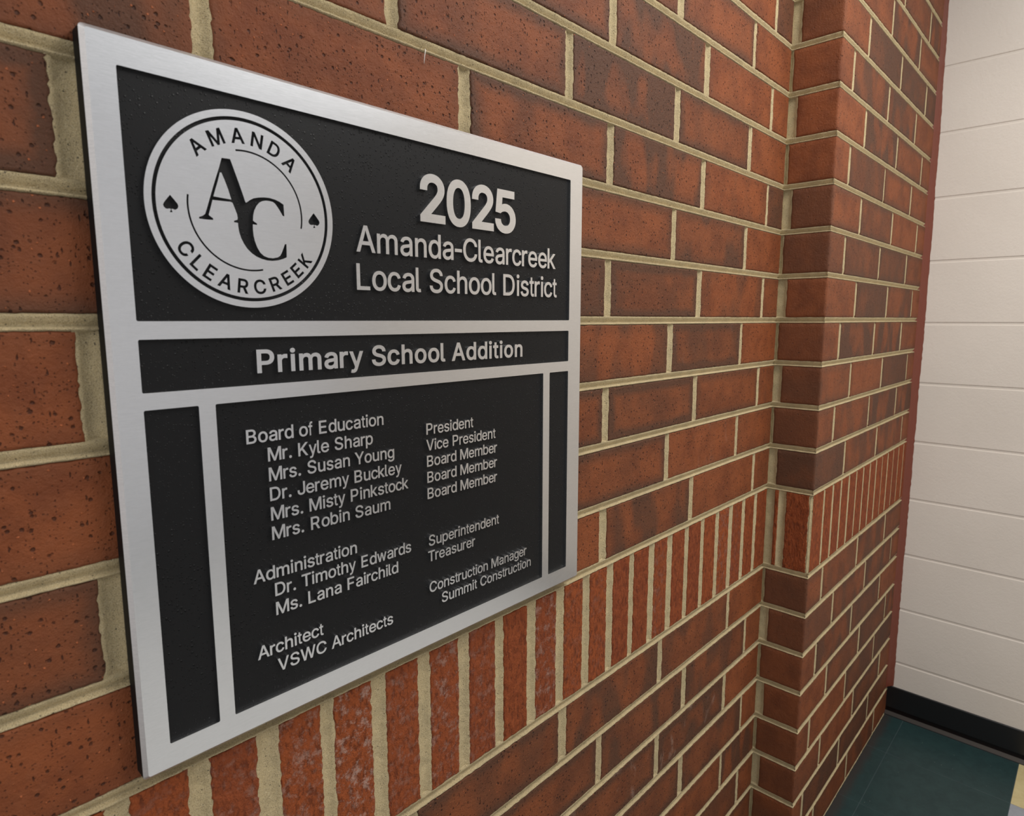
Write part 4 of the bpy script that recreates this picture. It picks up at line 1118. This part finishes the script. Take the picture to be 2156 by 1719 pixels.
def arc_cut(r, w, a0, a1, n=40):
    o = [(SX + (r + w) * math.cos(math.radians(a0 + (a1 - a0) * i / n)), SZ + (r + w) * math.sin(math.radians(a0 + (a1 - a0) * i / n))) for i in range(n + 1)]
    i_ = [(SX + (r - w) * math.cos(math.radians(a0 + (a1 - a0) * i / n)), SZ + (r - w) * math.sin(math.radians(a0 + (a1 - a0) * i / n))) for i in range(n + 1)]
    return o + i_[::-1]


def arc_text(s, r_base, cap, a0, a1, top):
    """letters along the ring; returns cut outlines and the islands inside them"""
    kz = cap / (509 + 2 * 18)
    pen, items = 0, []
    for ch in s:
        if ch == 'K':
            pcs = [[[(-10, -15), (88, -15), (88, 165), (130, 212), (275, -15), (392, -15), (190, 278), (378, 524), (262, 524), (88, 290), (88, 524), (-10, 524)]]]
        else:
            pcs = glyph(ch, 18)
        xs_ = [p[0] for pc in pcs for pl in pc for p in pl]
        w, c = max(xs_) - min(xs_), (max(xs_) + min(xs_)) / 2
        items.append((pcs, pen + w / 2, c))
        pen += w + 46
    pen -= 46
    cuts = []
    for pcs, pc_, c in items:
        for pc in pcs:
            cuts.append([])
            for m, pl in enumerate(pc):
                q = []
                for x, zz in pl:
                    f = (pc_ + x - c) / pen
                    # keep each letter rigid: angle at its middle, straight glyph
                    fm = pc_ / pen
                    am = math.radians(a0 + (a1 - a0) * fm)
                    rr_ = r_base
                    wx = (x - c) * kz * 1.02
                    hz = (zz + 18) * kz
                    if top:
                        er, et = (math.cos(am), math.sin(am)), (math.sin(am), -math.cos(am))
                        q.append((SX + er[0] * (rr_ + hz) + et[0] * wx, SZ + er[1] * (rr_ + hz) + et[1] * wx))
                    else:
                        er, et = (math.cos(am), math.sin(am)), (-math.sin(am), math.cos(am))
                        q.append((SX + er[0] * (rr_ - hz) + et[0] * wx, SZ + er[1] * (rr_ - hz) + et[1] * wx))
                cuts[-1].append(q)
    return cuts


def put(poly, cx_, cz_, ang=0, k=1):
    c, s = math.cos(math.radians(ang)), math.sin(math.radians(ang))
    return [(cx_ + (p[0] * c - p[1] * s) * k / 1000, cz_ + (p[0] * s + p[1] * c) * k / 1000) for p in poly]


c1 = arc_text('AMANDA', 0.562, 0.127, 138.5, 41.0, True)
c2 = arc_text('CLEARCREEK', 0.715, 0.127, -153.0, -31.0, False)
cuts = c1 + c2 + [[arc_cut(.507, .0075, 99.5, -11.2)], [arc_cut(.507, .0075, 171, 282.3)], [put(MONO, SX, SZ), put(MTRI, SX, SZ)],
                  [put(SPADE, SX - .636, SZ - .008)], [put(SPADE, SX + .636, SZ - .004)]]
V, F = [], []
prism([[circ(SR)]], YR + .002, YF, V, F, [[circ(.778)]])
child('seal_ring', V, F, M_ALU, 'plain silver outer ring of the seal')
V, F = [], []
prism([[circ(.748)]], YR + .002, YF, V, F, cuts)
child('seal_disc', V, F, M_ALU, 'silver seal face with a cut-out serif monogram, ring of letters and two spades')

# ------------------------------------------------------------------ white thread stuck to the brick
TH = [(-10.515, -.004, 6.965), (-10.532, -.03, 6.945), (-10.549, -.045, 6.914), (-10.557, -.045, 6.875), (-10.550, -.03, 6.842), (-10.536, -.006, 6.812)]
V, F = [], []
n = 6
for i, p in enumerate(TH):
    a, b = Vector(TH[max(0, i - 1)]), Vector(TH[min(len(TH) - 1, i + 1)])
    t = (b - a).normalized()
    e1 = t.cross(Vector((0, 1, 0))).normalized()
    e2 = t.cross(e1)
    for k in range(n):
        q = Vector(p) + (e1 * math.cos(k * math.tau / n) + e2 * math.sin(k * math.tau / n)) * 0.0042
        V.append(U(*q))
for i in range(len(TH) - 1):
    for k in range(n):
        F.append((i * n + k, i * n + (k + 1) % n, (i + 1) * n + (k + 1) % n, (i + 1) * n + k))
F += [tuple(range(n))[::-1], tuple(range((len(TH) - 1) * n, len(TH) * n))]
th = link('thread', V, F, M_THREAD, smooth=True)
th['label'] = 'short curled white thread stuck to the brick above the plaque'
th['category'] = 'thread'
